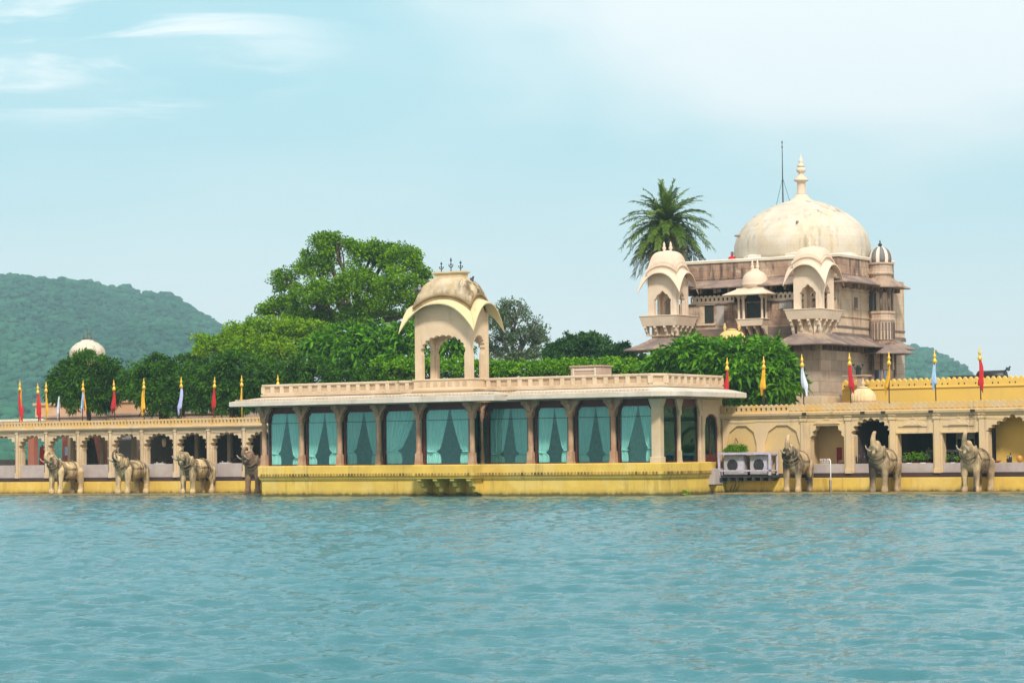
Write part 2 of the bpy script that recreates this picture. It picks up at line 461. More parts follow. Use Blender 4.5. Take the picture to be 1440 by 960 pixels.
M['metal_dark'] = simple('dark_iron', (0.03, 0.035, 0.03), 0.6, 0.3)
M['gold'] = simple('gold_paint', (0.75, 0.46, 0.05), 0.4, 0.3, 0.5)
M['pole'] = simple('brown_pole', (0.10, 0.05, 0.03), 0.6)
M['pole_yellow'] = simple('yellow_pole', (0.66, 0.36, 0.03), 0.5)
for nme, c in (('red', (0.50, 0.015, 0.02)), ('orange', (0.70, 0.26, 0.02)), ('saffron', (0.72, 0.38, 0.02)),
               ('white', (0.62, 0.66, 0.80)), ('lavender', (0.40, 0.42, 0.68)), ('blue', (0.36, 0.52, 0.74))):
    M['cloth_'+nme] = simple('flag_cloth_'+nme, c, 0.8, var=0.12, vs=3.0)
M['ac_white'] = simple('ac_cabinet', (0.42, 0.39, 0.40), 0.5)
M['rack'] = simple('pale_rack_paint', (0.50, 0.47, 0.56), 0.45)
M['grille'] = simple('dark_grille', (0.05, 0.05, 0.055), 0.5)
M['pvc'] = simple('white_pipe', (0.7, 0.68, 0.66), 0.4)
M['black'] = simple('black_plastic', (0.012, 0.012, 0.014), 0.45)
M['cloth_table'] = simple('table_linen', (0.55, 0.52, 0.52), 0.8)
M['red_chair'] = simple('red_upholstery', (0.30, 0.01, 0.025), 0.7)
M['wood'] = simple('dark_wood', (0.10, 0.055, 0.035), 0.6)
M['bottle'] = simple('dark_glass_bottle', (0.03, 0.02, 0.02), 0.15, spec=0.6)
M['bark'] = plaster('bark', (0.10, 0.065, 0.045), (0.06, 0.04, 0.03), (0.02, 0.015, 0.01), 0.6, scale=3, bump=0.9)
M['bark_grey'] = plaster('grey_bark', (0.14, 0.12, 0.11), (0.09, 0.08, 0.07), samt=0.4, scale=3)
M['bird'] = simple('bird_feathers', (0.06, 0.06, 0.07), 0.7)
M['bird_grey'] = simple('grey_bird_feathers', (0.28, 0.28, 0.32), 0.7)
M['skin'] = simple('skin', (0.25, 0.13, 0.08), 0.6)
M['hair'] = simple('black_hair', (0.01, 0.008, 0.008), 0.6)
M['fruit'] = simple('orange_ceramic', (0.55, 0.25, 0.04), 0.4)

def curtain_mat():
    m, t = new_mat('teal_curtain_cloth'); s = NT(t)
    c = s.mix(s.ramp(s.noise(s.pos((9, 9, 0.8)), 1.0, 4), 0.3, 0.7), (0.34, 0.68, 0.62), (0.44, 0.78, 0.71))
    d = s.n('ShaderNodeBsdfDiffuse'); s.l(c, d.inputs[0])
    tl = s.n('ShaderNodeBsdfTranslucent'); s.l(c, tl.inputs[0])
    mx = s.n('ShaderNodeMixShader'); mx.inputs[0].default_value = 0.15
    s.l(d.outputs[0], mx.inputs[1]); s.l(tl.outputs[0], mx.inputs[2])
    o = s.n('ShaderNodeOutputMaterial'); s.l(mx.outputs[0], o.inputs['Surface'])
    return m
M['curtain'] = curtain_mat()
def glass_mat(name, tint, base=0.06):
    m, t = new_mat(name); s = NT(t)
    tr = s.n('ShaderNodeBsdfTransparent'); tr.inputs[0].default_value = (*tint, 1)
    gl = s.n('ShaderNodeBsdfGlossy'); gl.inputs['Roughness'].default_value = 0.02; gl.inputs['Color'].default_value = (0.35, 0.88, 0.90, 1)
    b = s.bump(s.noise(s.pos(), 0.9, 2), 0.15, 0.01); s.l(b, gl.inputs['Normal'])
    fr = s.n('ShaderNodeFresnel'); fr.inputs['IOR'].default_value = 1.38
    mx = s.n('ShaderNodeMixShader'); s.l(s.math('ADD', fr.outputs[0], base, clamp=True), mx.inputs[0])
    s.l(tr.outputs[0], mx.inputs[1]); s.l(gl.outputs[0], mx.inputs[2])
    o = s.n('ShaderNodeOutputMaterial'); s.l(mx.outputs[0], o.inputs['Surface'])
    return m
M['glass'] = glass_mat('window_glass', (0.86, 0.96, 0.95), 0.05)

M['leaf_dark'] = foliage('leaves_clipped_dark', (0.010, 0.045, 0.003), (0.09, 0.24, 0.008), big=0.9)
M['leaf_mid'] = foliage('leaves_mid_green', (0.020, 0.085, 0.003), (0.24, 0.46, 0.006), big=0.9)
M['leaf_bright'] = foliage('leaves_bright', (0.06, 0.20, 0.004), (0.21, 0.44, 0.008), big=0.9)
M['leaf_yellow'] = foliage('leaves_yellow_green', (0.06, 0.20, 0.003), (0.30, 0.48, 0.006), big=0.9)
M['leaf_glossy'] = foliage('leaves_long_glossy', (0.018, 0.09, 0.005), (0.16, 0.40, 0.014), rough=0.45, big=0.9)
M['leaf_grey'] = foliage('leaves_grey_green', (0.06, 0.115, 0.055), (0.16, 0.24, 0.11))
M['leaf_far'] = foliage('leaves_deep_green', (0.015, 0.06, 0.015), (0.06, 0.16, 0.03))
M['palm'] = foliage('palm_leaflets', (0.035, 0.085, 0.012), (0.16, 0.24, 0.03), rough=0.45)
M['palm_old'] = foliage('old_palm_leaflets', (0.07, 0.06, 0.035), (0.11, 0.13, 0.05), rough=0.6)

# ================================================================== SETTING
FR = Vector((math.cos(YAW), math.sin(YAW))); FF = Vector((-math.sin(YAW), math.cos(YAW)))   # ground axes: right, forward
def grid_mesh(name, X, D, H):
    """X,D,H arrays (rows, cols) in the ground frame -> mesh"""
    r_, c_ = X.shape
    V = np.empty((r_*c_, 3), np.float32)
    V[:, 0] = (X*FR.x + D*FF.x).ravel(); V[:, 1] = (X*FR.y + D*FF.y).ravel(); V[:, 2] = H.ravel()
    i = np.arange(r_*c_).reshape(r_, c_)
    F = np.stack([i[:-1, :-1], i[:-1, 1:], i[1:, 1:], i[1:, :-1]], -1).reshape(-1, 4).astype(np.int32)
    me = bpy.data.meshes.new(name)
    me.vertices.add(len(V)); me.vertices.foreach_set('co', V.ravel())
    me.loops.add(F.size); me.loops.foreach_set('vertex_index', F.ravel())
    me.polygons.add(len(F)); me.polygons.foreach_set('loop_start', np.arange(0, F.size, 4, dtype=np.int32))
    me.update(calc_edges=True)
    me.polygons.foreach_set('use_smooth', np.ones(len(F), bool))
    return me

def water_mat():
    m, t = new_mat('lake_water'); s = NT(t)
    p = s.pos()
    p2 = s.n('ShaderNodeVectorRotate', rotation_type='Z_AXIS'); p2.inputs['Angle'].default_value = -YAW
    s.l(p, p2.inputs['Vector'])
    mp = s.n('ShaderNodeMapping'); mp.inputs['Scale'].default_value = (0.7, 1.6, 1); s.l(p2.outputs[0], mp.inputs[0])
    b1 = s.noise(mp.outputs[0], 3.2, 6, 0.68, 0.5)
    big = s.noise(mp.outputs[0], 0.05, 3, 0.5)
    c = s.mix(s.ramp(big, 0.35, 0.65), (0.032, 0.140, 0.165), (0.042, 0.160, 0.185))
    pr = s.bsdf(c, 0.05, s.bump(b1, 0.38, 0.10), 0.5)
    pr.inputs['IOR'].default_value = 1.33
    return m
def make_water():
    rows = np.concatenate([np.geomspace(17, 260, 1050), np.geomspace(275, 3450, 50)])
    cols = np.linspace(-1, 1, 820)
    cols = np.sign(cols)*(0.72*np.abs(cols)+0.28*np.abs(cols)**5)     # denser in the middle
    D = np.repeat(rows[:, None], len(cols), 1)
    half = np.where(rows < 260, 14+0.30*rows, 92+1.6*(rows-260)+0)
    X = cols[None, :]*half[:, None]
    H = np.zeros_like(D)
    g = np.random.default_rng(11)
    dr = np.gradient(rows)[:, None]
    for k in range(64):
        lam = 0.22*(10.5**(k/63.0))*g.uniform(0.9, 1.1)      # 0.22 .. 2.3 m
        th = g.normal(0.35, 0.60)
        kx, kd = math.sin(th)*2*math.pi/lam, math.cos(th)*2*math.pi/lam
        a = 0.0056*lam**0.96
        att = np.clip((lam/(dr+1e-6)-1.3)/2.0, 0, 1)*np.clip((270-rows)/80, 0, 1)[:, None]
        # slow modulation so that gusts come in patches
        ph = g.uniform(0, 6.28)
        mod = 0.8+0.35*np.sin(X*g.uniform(0.03, 0.3)+D*g.uniform(0.03, 0.3)+g.uniform(0, 6.28))
        w_ = kx*X+kd*D+ph
        H += a*att*mod*(np.sin(w_)+0.28*np.cos(2*w_))
    me = grid_mesh('water', X, D, H)
    me.materials.append(water_mat())
    o = bpy.data.objects.new('water', me); col.objects.link(o)
    tag(o, kind='structure')
make_water()

def hill_mat():
    m, t = new_mat('wooded_hillside'); s = NT(t); p = s.pos()
    v = s.n('ShaderNodeTexVoronoi'); v.inputs['Scale'].default_value = 0.11; s.l(p, v.inputs['Vector'])
    n1 = s.noise(p, 0.012, 6, 0.6)
    n2 = s.noise(p, 0.075, 7, 0.72)
    f = s.math('ADD', s.math('MULTIPLY', s.ramp(n1, 0.35, 0.65), 0.5), s.math('MULTIPLY', s.ramp(n2, 0.35, 0.68), 0.5))
    c = s.mix(f, (0.004, 0.055, 0.030), (0.040, 0.17, 0.075))
    sv_ = s.n('ShaderNodeSeparateColor'); s.l(v.outputs['Color'], sv_.inputs[0])
    c = s.mix(s.math('MULTIPLY', sv_.outputs[0], 0.55), c, (0.06, 0.21, 0.10))
    rk = s.ramp(s.noise(p, 0.03, 7, 0.7), 0.66, 0.72)
    c = s.mix(s.math('MULTIPLY', rk, 0.45), c, (0.20, 0.20, 0.13))
    s.bsdf(c, 0.95, s.bump(s.math('SUBTRACT', n2, s.math('MULTIPLY', v.outputs[0], 0.6)), 1.0, 12.0), 0.1)
    return m
M['hill'] = hill_mat()
M['woods'] = foliage('hillside_tree_crowns', (0.003, 0.040, 0.024), (0.030, 0.135, 0.065), big=0.008, tr=0.0, rough=0.9)
def woods(name, X, D, H, g, dist):
    """tree crowns standing close together all over the hillside"""
    n = 46000 if dist < 2500 else (16000 if dist < 2700 else 5000)
    r_, c_ = X.shape; J = r_-1
    j = g.uniform(0.02*r_, 0.78*r_, n); i = g.uniform(0, c_-1.01, n)
    j0 = j.astype(int); i0 = i.astype(int); fj, fi = j-j0, i-i0
    def samp(A): return (A[j0, i0]*(1-fj)*(1-fi)+A[j0+1, i0]*fj*(1-fi)+A[j0, i0+1]*(1-fj)*fi+A[j0+1, i0+1]*fj*fi)
    x, d, h = samp(X), samp(D), samp(H)
    t = (1+5**0.5)/2
    ico = np.array([(-1, t, 0), (1, t, 0), (-1, -t, 0), (1, -t, 0), (0, -1, t), (0, 1, t), (0, -1, -t), (0, 1, -t), (t, 0, -1), (t, 0, 1), (-t, 0, -1), (-t, 0, 1)], float)
    ico /= np.linalg.norm(ico[0])
    fa = np.array([(0, 11, 5), (0, 5, 1), (0, 1, 7), (0, 7, 10), (0, 10, 11), (1, 5, 9), (5, 11, 4), (11, 10, 2), (10, 7, 6), (7, 1, 8), (3, 9, 4), (3, 4, 2), (3, 2, 6), (3, 6, 8), (3, 8, 9), (4, 9, 5), (2, 4, 11), (6, 2, 10), (8, 6, 7), (9, 8, 1)])
    s = g.gamma(5, 0.32, n)+0.6
    a = g.uniform(0, 6.28, n); P_ = ico[None]*g.uniform(0.75, 1.2, (n, 12, 1))
    px_ = P_[..., 0]*np.cos(a)[:, None]-P_[..., 1]*np.sin(a)[:, None]; py_ = P_[..., 0]*np.sin(a)[:, None]+P_[..., 1]*np.cos(a)[:, None]
    lx = x[:, None]+px_*s[:, None]*1.15; ld = d[:, None]+py_*s[:, None]*1.15; lz = h[:, None]+(P_[..., 2]*0.75+0.25)*s[:, None]
    V = np.stack([lx*FR.x+ld*FF.x, lx*FR.y+ld*FF.y, lz], -1).reshape(-1, 3)
    F = (fa[None]+np.arange(n)[:, None, None]*12).reshape(-1, 3).astype(np.int32)
    me = bpy.data.meshes.new('hillside_woods'); me.vertices.add(len(V)); me.vertices.foreach_set('co', V.astype(np.float32).ravel())
    me.loops.add(F.size); me.loops.foreach_set('vertex_index', F.ravel()); me.polygons.add(len(F)); me.polygons.foreach_set('loop_start', np.arange(0, F.size, 3, dtype=np.int32)); me.update(calc_edges=True)
    me.polygons.foreach_set('use_smooth', np.ones(len(F), bool)); me.materials.append(M['woods'])
    o = bpy.data.objects.new('hillside_woods', me); col.objects.link(o)
    tag(o, {46000: 'dense woods covering the high hill behind the left arcade', 16000: 'dense woods covering the small hill behind the right arcade', 5000: 'low far woods behind the palace'}[n], 'woods', kind='stuff')
def make_hill(name, prof, dist, foot, pxr, seed, rough=1.0):
    """prof: list of (px,py) of the ridge at ground distance dist; the slope runs down towards us to 'foot'"""
    xs = np.arange(pxr[0], pxr[1], 1.6)
    pr = np.array(prof, float)
    ridge_py = np.interp(xs, pr[:, 0], pr[:, 1])+10
    ridge = np.empty(len(xs)); lat = np.empty(len(xs))
    for i, (a, b) in enumerate(zip(xs, ridge_py)):
        d = ray(a, b); f = d.x*FF.x+d.y*FF.y; l = d.x*FR.x+d.y*FR.y
        lat[i] = l/f; ridge[i] = CAM_H + d.z/f*dist
    nd = 230
    ts = np.linspace(-0.06, 1.35, nd)
    D = foot + (dist-foot)*ts[:, None] + 0*xs[None, :]
    X = lat[None, :]*D
    prf = np.where(ts < 1, (foot+(dist-foot)*np.clip(ts, 0, 1))/dist*np.sin(np.clip(ts, 0, 1)*math.pi/2)**1.05, 1-(ts-1)*1.6)[:, None]
    H = ridge[None, :]*prf
    g = np.random.default_rng(seed)
    N = np.zeros_like(H)
    for j in range(nd):
        for i in range(len(xs)):
            q = Vector((X[j, i]*0.0045, D[j, i]*0.0025, seed))
            a = mnoise.fractal(q, 0.8, 2.1, 4)
            b = mnoise.turbulence(Vector((X[j, i]*0.07, D[j, i]*0.05, seed+5)), 3, True)
            N[j, i] = a*26*math.sin(min(max(ts[j], 0), 1)*math.pi)*rough + b*9.0*min(1, max(0, ts[j]*4))
    H = np.where(ts[:, None] < 0, -3, H+N)
    woods(name, X, D, H, g, dist)
    me = grid_mesh(name, X, D, H); me.materials.append(M['hill'])
    o = bpy.data.objects.new(name, me); col.objects.link(o)
    tag(o, kind='structure')
    return o
make_hill('hills', [(-420, 500), (-200, 420), (-60, 396), (0, 390), (12, 387), (30, 389), (50, 393), (70, 397), (84, 401), (92, 396), (102, 397), (110, 403), (130, 403),
                  (150, 410), (175, 414), (200, 419), (215, 418), (240, 418), (252, 424), (268, 435), (285, 443), (300, 452), (312, 459), (330, 475), (352, 500), (400, 545),
                  (460, 600), (520, 640)], 2400, 900, (-300, 520), 3)
make_hill('hills', [(1140, 650), (1180, 600), (1215, 545), (1240, 505), (1256, 490), (1268, 485), (1282, 483), (1300, 487), (1318, 494), (1335, 503), (1352, 513), (1366, 524), (1390, 545),
                    (1450, 580), (1540, 640)], 2600, 1200, (1150, 1530), 9, 0.7)
make_hill('hills', [(380, 636), (520, 610), (700, 606), (900, 600), (1050, 606), (1150, 612), (1300, 600), (1500, 590), (1700, 600)], 2900, 1500, (380, 1700), 5, 0.5)

# ------------------------------------------------------------------ plan lines of the palace
V0 = 115.2          # main front of the glazed pavilion
VB = 114.05         # its projecting bay
VA = 122.0          # front of the arcades
uL = U(368, 620, V0); uR = U(928, 620, V0)
uBL = U(585, 620, VB); uBR = U(663, 620, VB)

isl = MB()
isl.box(-185, 12, VA+0.25, 215, -1.5, 0.80)
tag(isl.build('ground', M['ground']), kind='structure')
ldg = MB()
ldg.box(-185, uL-0.6, VA-3.1, VA+0.2, -1.2, 0.10)
ldg.box(uR+1.2, 12, VA-3.1, VA+0.2, -1.2, 0.10)
tag(ldg.build('waterside_ledge', M['wet_stone'], bevel=0.03), kind='structure')

# ================================================================== shared shapes
def arch_pts(xc, wd, zs, za, n=9, amp=0.07, k=5, pw=0.75):
    """scalloped arch from left spring to right spring"""
    out = []
    N = n*k; amp = amp*min(1, wd/1.6)
    for i in range(N+1):
        t = i/N; a = math.pi*t
        bx_ = -math.cos(a)
        if pw > 0: bz_ = math.sin(a)**pw if 0 < t < 1 else 0
        else: bz_ = (1-abs(bx_))**(-pw) if 0 < t < 1 else 0
        lob = abs(math.sin(n*math.pi*t))
        x = bx_*wd/2; z = zs+(za-zs)*bz_
        L = math.hypot(bx_, bz_) or 1
        out.append((xc+x+amp*lob*bx_/L, z+amp*lob*bz_/L))
    return out
def arch_panel(mb, x0, x1, z0, z1, xc, wd, zs, za, y0, y1, n=9, amp=0.07, zo=None, pw=0.75):
    zo = z0 if zo is None else zo
    a = arch_pts(xc, wd, zs, za, n, amp, pw=pw)
    poly = [(x0, z0), (x0, z1), (x1, z1), (x1, z0), (xc+wd/2, z0)] + a[::-1] + [(xc-wd/2, z0)]
    mb.prism(poly, y0, y1)
def arch_panel_x(mb, a0, a1, z0, z1, c, wd, zs, za, x0, x1, n=9, amp=0.07, pw=0.75):
    a = arch_pts(c, wd, zs, za, n, amp, pw=pw)
    poly = [(a0, z0), (a0, z1), (a1, z1), (a1, z0), (c+wd/2, z0)] + a[::-1] + [(c-wd/2, z0)]
    mb.prism(poly, x0, x1, 'x')
def crenel(mb, x0, x1, y, z0, z1, per=0.27, th=0.10, hole=(0.40, 0.74), hw=0.5, pointy=False):
    """openwork parapet: bars between small holes, little rounded merlons on top, running along x"""
    n = max(1, round((x1-x0)/per)); p = (x1-x0)/n; h = z1-z0
    mb.box(x0, x1, y-th/2, y+th/2, z0, z0+h*hole[0])
    mb.box(x0, x1, y-th/2, y+th/2, z0+h*hole[1], z0+h*0.84)
    for i in range(n+1):
        c = x0+i*p
        a, b = max(x0, c-p*(1-hw)/2), min(x1, c+p*(1-hw)/2)
        mb.box(a, b, y-th/2+0.005, y+th/2-0.005, z0+h*hole[0]-0.002, z0+h*hole[1]+0.002)
    for i in range(n):
        c = x0+(i+0.5)*p
        if pointy: q = [(c-p*0.40, z0+h*0.83), (c, z1), (c+p*0.40, z0+h*0.83)]
        else: q = [(c-p*0.36, z0+h*0.83), (c-p*0.36, z0+h*0.92), (c-p*0.16, z1), (c+p*0.16, z1), (c+p*0.36, z0+h*0.92), (c+p*0.36, z0+h*0.83)]
        mb.prism(q, y-th/2+0.008, y+th/2-0.008)
def dentils(mb, p0, p1, z0, z1, out, per=0.16, w=0.09):
    """small teeth under a cornice along a plan segment; out = outward normal * depth"""
    a, b = Vector(p0), Vector(p1); L = (b-a).length; n = max(1, int(L/per)); d = (b-a)/L; o_ = Vector(out)
    for i in range(n):
        c = a+d*((i+0.5)*L/n); h = d*(w/2)
        q = [c-h, c+h, c+h+o_, c-h+o_]
        mb.prism([(v_.x, v_.y) for v_ in q], z0, z1, 'z')

def finial_prof(s=1.0, z=0.0):
    return [(0.10*s, z), (0.05*s, z+0.06*s), (0.045*s, z+0.14*s), (0.13*s, z+0.20*s), (0.15*s, z+0.28*s), (0.09*s, z+0.36*s), (0.04*s, z+0.42*s),
            (0.035*s, z+0.50*s), (0.08*s, z+0.56*s), (0.06*s, z+0.64*s), (0.02*s, z+0.72*s), (0.008*s, z+0.84*s)]

def bangla(parent, x0, x1, y0, y1, zb, zs, za, z1, rise, out, drop, matw, matc, matb, matd, dome_h, arch_w, arch_wy, n=11, amp=0.06,
           pier=None, th=0.28, ridge=True, finials=None, fmat=None, arch_za_y=None, name='kiosk', pw=0.75, band=0.42):
    """square pavilion with scalloped arches, curved down-swept canopies and a bangla dome.
    zb base, zs arch spring, za arch apex, z1 wall top at the corners, rise = height of the canopy curve"""
    cx_, cy_ = (x0+x1)/2, (y0+y1)/2; wx, wy = x1-x0, y1-y0
    def curve(s): return z1 + rise*(1-abs(s)**2.2)
    # walls with curved tops
    b = MB()
    def wall(axis, c0, c1, a, t0, t1, aw, zapex):
        c = (c0+c1)/2
        ar = arch_pts(c, aw, zs, zapex, n, amp, pw=pw)
        top = []
        for i in range(13):
            s = -1+2*i/12
            top.append((c+s*(c1-c0)/2, curve(s)-0.04))
        poly = [(c0, zb)] + top + [(c1, zb), (c+aw/2, zb)] + ar[::-1] + [(c-aw/2, zb)]
        b.prism(poly, t0, t1, axis)
    wall('y', x0, x1, 0, y0, y0+th, arch_w, za)
    wall('y', x0, x1, 0, y1-th, y1, arch_w, za)
    zay = arch_za_y or za
    wall('x', y0+th, y1-th, 0, x0, x0+th, arch_wy-0.0, zay)
    wall('x', y0+th, y1-th, 0, x1-th, x1, arch_wy-0.0, zay)
    # sunk line round the arch panel: thin raised border strips
    e = 0.03
    for (yy0, yy1) in ((y0-e, y0+0.01), (y1-0.01, y1+e)):
        b.box(x0-e, x0+0.16, yy0, yy1, zb, z1-0.05); b.box(x1-0.16, x1+e, yy0, yy1, zb, z1-0.05)
        b.box(x0+0.16, x1-0.16, yy0+0.003, yy1-0.003, z1-0.42, z1-0.30)
    for (xx0, xx1) in ((x0-e, x0+0.01), (x1-0.01, x1+e)):
        b.box(xx0+0.002, xx1-0.002, y0+0.012, y0+0.16, zb, z1-0.05); b.box(xx0+0.002, xx1-0.002, y1-0.16, y1-0.012, zb, z1-0.05)
        b.box(xx0+0.004, xx1-0.004, y0+0.16, y1-0.16, z1-0.42, z1-0.30)
    b.box(x0+th, x1-th, y0+th, y1-th, z1-0.02, z1+0.06)      # ceiling
    ro = b.build(name, matw, parent)
    # canopies: one curved slab on each side
    def canopy(axis, sgn):
        c = MB(); ns, nt_ = 25, 7; v = []
        for layer in (0, 1):
            for j in range(nt_):
                t = j/(nt_-1)
                for i in range(ns):
                    s = -1+2*i/(ns-1)
                    z = curve(s) + 0.03 - drop*(t**1.35)*(0.20+0.80*abs(s)**2.4) - layer*0.07
                    o_ = -0.02 + (out+0.02)*t
                    if axis == 'y':
                        x = cx_ + s*(wx/2+o_); y = (y0-o_) if sgn < 0 else (y1+o_)
                    else:
                        y = cy_ + s*(wy/2+o_); x = (x0-o_) if sgn < 0 else (x1+o_)
                    v.append((x, y, z))
        f = []
        q = ns*nt_
        for j in range(nt_-1):
            for i in range(ns-1):
                a = j*ns+i
                f.append((a, a+1, a+ns+1, a+ns)); f.append((q+a, q+a+ns, q+a+ns+1, q+a+1))
        for i in range(ns-1):
            a = (nt_-1)*ns+i; f.append((a, a+1, q+a+1, q+a)); f.append((i, q+i, q+i+1, i+1))
        for j in range(nt_-1):
            a = j*ns; f.append((a, a+ns, q+a+ns, q+a)); a = j*ns+ns-1; f.append((a, q+a, q+a+ns, a+ns))
        c.add(v, f, True)
        o = c.build('canopy', matc, ro)
        m_ = o.modifiers.new('e', 'EDGE_SPLIT'); m_.split_angle = R(50)
    for a_, s_ in (('y', -1), ('y', 1), ('x', -1), ('x', 1)): canopy(a_, s_)
    # curved band above the canopies and the dome
    def perim(i, n4, off, lift):
        k = n4//4; sd_ = i//k; s = -1+2*(i % k)/k
        hx, hy = wx/2+off, wy/2+off
        if sd_ == 0: x, y = cx_+s*hx, cy_-hy
        elif sd_ == 1: x, y = cx_+hx, cy_+s*hy
        elif sd_ == 2: x, y = cx_-s*hx, cy_+hy
        else: x, y = cx_-hx, cy_-s*hy
        return x, y, curve(s)+lift
    n4 = 64
    d = MB(); v = []
    lv = [(0.04, -0.10), (0.04, band*0.70), (0.12, band*0.74), (0.12, band), (0.02, band+0.03)]
    for off, lf in lv:
        for i in range(n4): v.append(perim(i, n4, off, lf))
    f = [(j*n4+i, j*n4+(i+1) % n4, (j+1)*n4+(i+1) % n4, (j+1)*n4+i) for j in range(len(lv)-1) for i in range(n4)]
    d.add(v, f)
    d.build('band', matb, ro)
    d = MB(); v = []; nr = 12
    for j in range(nr+1):
        t = j/nr*math.pi/2*0.93
        for i in range(n4):
            x, y, z = perim(i, n4, 0.02+0.04*math.sin(min(1, j/3)*math.pi)*0.8, band)
            c_ = math.cos(t)**0.50; sn = math.sin(t)
            # round the plan a little as it climbs
            px_, py_ = (x-cx_), (y-cy_)
            z_ = z*(1-sn) + dome_h*sn
            rx_, ry_ = px_*c_, py_*c_
            if ridge: rx_ = px_*(c_*0.80+0.20*(1-sn**3))
            rl = math.hypot(px_/(wx/2), py_/(wy/2))
            rnd = 1-0.10*(rl-1)*min(1, sn*1.6)
            v.append((cx_+rx_*rnd, cy_+ry_*rnd, z_))
    f = [(j*n4+i, j*n4+(i+1) % n4, (j+1)*n4+(i+1) % n4, (j+1)*n4+i) for j in range(nr) for i in range(n4)]
    f.append(tuple(nr*n4+i for i in range(n4)))
    d.add(v, f, True)
    dm = d.build('dome', matd, ro)
    m_ = dm.modifiers.new('e', 'EDGE_SPLIT'); m_.split_angle = R(40)
    ztop = dome_h
    return ro, ztop*0.995+0.0, (cx_, cy_), wx, wy

# ================================================================== GLAZED PAVILION
pav = empty('palace_pavilion', ((uL+uR)/2, V0, 0), 0,
            'long cream palace pavilion with yellow base, teal curtained windows and domed rooftop kiosk', 'pavilion')
POFF = -Vector(pav.location)
def pbuild(mb, name, mat, bevel=0.0, parent=None):
    o = mb.build(name, mat, parent or pav, bevel=bevel)
    if parent is None: o.location = POFF
    return o
zb = Z(500, 654, V0)      # top of the yellow base
v1 = side(997, 655, uR)[0]
vEnd = side(1017, 640, uR)[0]
path_bay = [(uL, vEnd), (uL, V0), (uBL, V0), (uBL, VB), (uBR, VB), (uBR, V0), (uR, V0), (uR, v1)]
path_str = [(uL, vEnd), (uL, V0), (uR, V0), (uR, v1+0.6)]
b = MB()
zf = Z(500, 673, V0)
b.sweep(path_str, [(-0.25, -1.2), (0.0, -1.2), (0.0, zf-0.10), (0.06, zf-0.06), (0.06, zf), (-0.25, zf)])
b.sweep(path_bay, [(-0.3, zf+0.002), (0.10, zf+0.002), (0.12, zf+0.09), (0.16, zf+0.12), (0.16, zb-0.05), (0.13, zb), (-0.3, zb)])
b.box(uL+0.1, uR-0.12, V0+0.2, vEnd-0.1, 0.2, zb-0.004)
b.box(uBL+0.2, uBR-0.2, VB+0.1, V0+0.3, zf+0.01, zb-0.008)
pbuild(b, 'base', M['yellow'])
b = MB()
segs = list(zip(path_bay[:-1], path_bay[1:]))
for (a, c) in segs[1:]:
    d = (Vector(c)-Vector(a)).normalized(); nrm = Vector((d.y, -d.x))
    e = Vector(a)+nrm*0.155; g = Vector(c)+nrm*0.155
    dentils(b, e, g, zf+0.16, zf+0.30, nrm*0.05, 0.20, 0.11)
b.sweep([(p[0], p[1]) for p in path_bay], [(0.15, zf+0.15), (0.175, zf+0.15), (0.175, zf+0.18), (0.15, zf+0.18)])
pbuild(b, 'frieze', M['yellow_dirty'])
for px_ in (589, 612, 636, 659):                       # carved brackets under the bay
    x = U(px_, 680, VB)
    b = MB(); x = min(max(x, uBL+0.18), uBR-0.18)
    q = [(V0, 0.10), (V0, zf), (VB-0.05, zf), (VB-0.05, zf-0.12), (VB+0.18, zf-0.22), (VB+0.25, zf-0.42), (VB+0.52, zf-0.5), (VB+0.56, zf-0.72), (VB+0.85, zf-0.80)]
    b.prism(q, x-0.13, x+0.13, 'x')
    pbuild(b, 'bracket', M['yellow'], 0.02)

zt = Z(560, 576, V0)       # top of window openings
zc = zt+0.30               # underside of the eave slab
def column(x, y, w_=0.30, ax='x', mat='stone_col', br=0.34, parent=None):
    b = MB()
    b.box(x-w_*0.62, x+w_*0.62, y-w_*0.62, y+w_*0.62, zb-0.01, zb+0.10)
    b.frustum(x, y, zb+0.10, zb+0.62, w_*1.12, w_*1.12, w_*1.02, w_*1.02)
    r0 = w_*0.56
    b.lathe(x, y, [(r0*0.98, zb+0.62), (r0*0.92, zb+0.70), (r0*0.86, zc-1.05), (r0*0.95, zc-1.0), (r0*0.80, zc-0.95), (r0*0.95, zc-0.86)], 8, False, math.pi/8)
    b.frustum(x, y, zc-0.87, zc-0.60, w_*1.0, w_*1.0, w_*1.25, w_*1.25)
    L = w_*0.62+br
    for sgn in (-1, 1):
        q = [(w_*0.3, zc-0.62), (w_*0.72, zc-0.60), (w_*0.80, zc-0.44), (w_*1.0, zc-0.36), (L*0.85, zc-0.20), (L, zc-0.17), (L, zc), (0, zc), (0, zc-0.62)]
        if ax == 'x': b.prism([(x+sgn*a, c) for a, c in q], y-w_*0.45, y+w_*0.45, 'y')
        else: b.prism([(y+sgn*a, c) for a, c in q], x-w_*0.45, x+w_*0.45, 'x')
    q = [(y, zc-0.55), (y-w_*0.6, zc-0.52), (y-w_*0.95, zc-0.25), (y-w_*1.6, zc-0.14), (y-w_*1.6, zc), (y, zc)] if ax == 'x' else None
    if q: b.prism(q, x-w_*0.36, x+w_*0.36, 'x')
    return pbuild(b, 'column', M[mat], 0.015)
colx = [U(p, 620, V0+0.15) for p in (371.5, 424, 477.5, 533)] + []
for x in colx: column(x, V0+0.17)
column(uBL+0.06, VB+0.17); column(uBR-0.06, VB+0.17)
xs2 = [U(p, 620, V0+0.15) for p in (677, 746, 802.5, 862.5)]
column(xs2[0], V0+0.17, 0.20, br=0.25)
for x in xs2[1:]: column(x, V0+0.17)
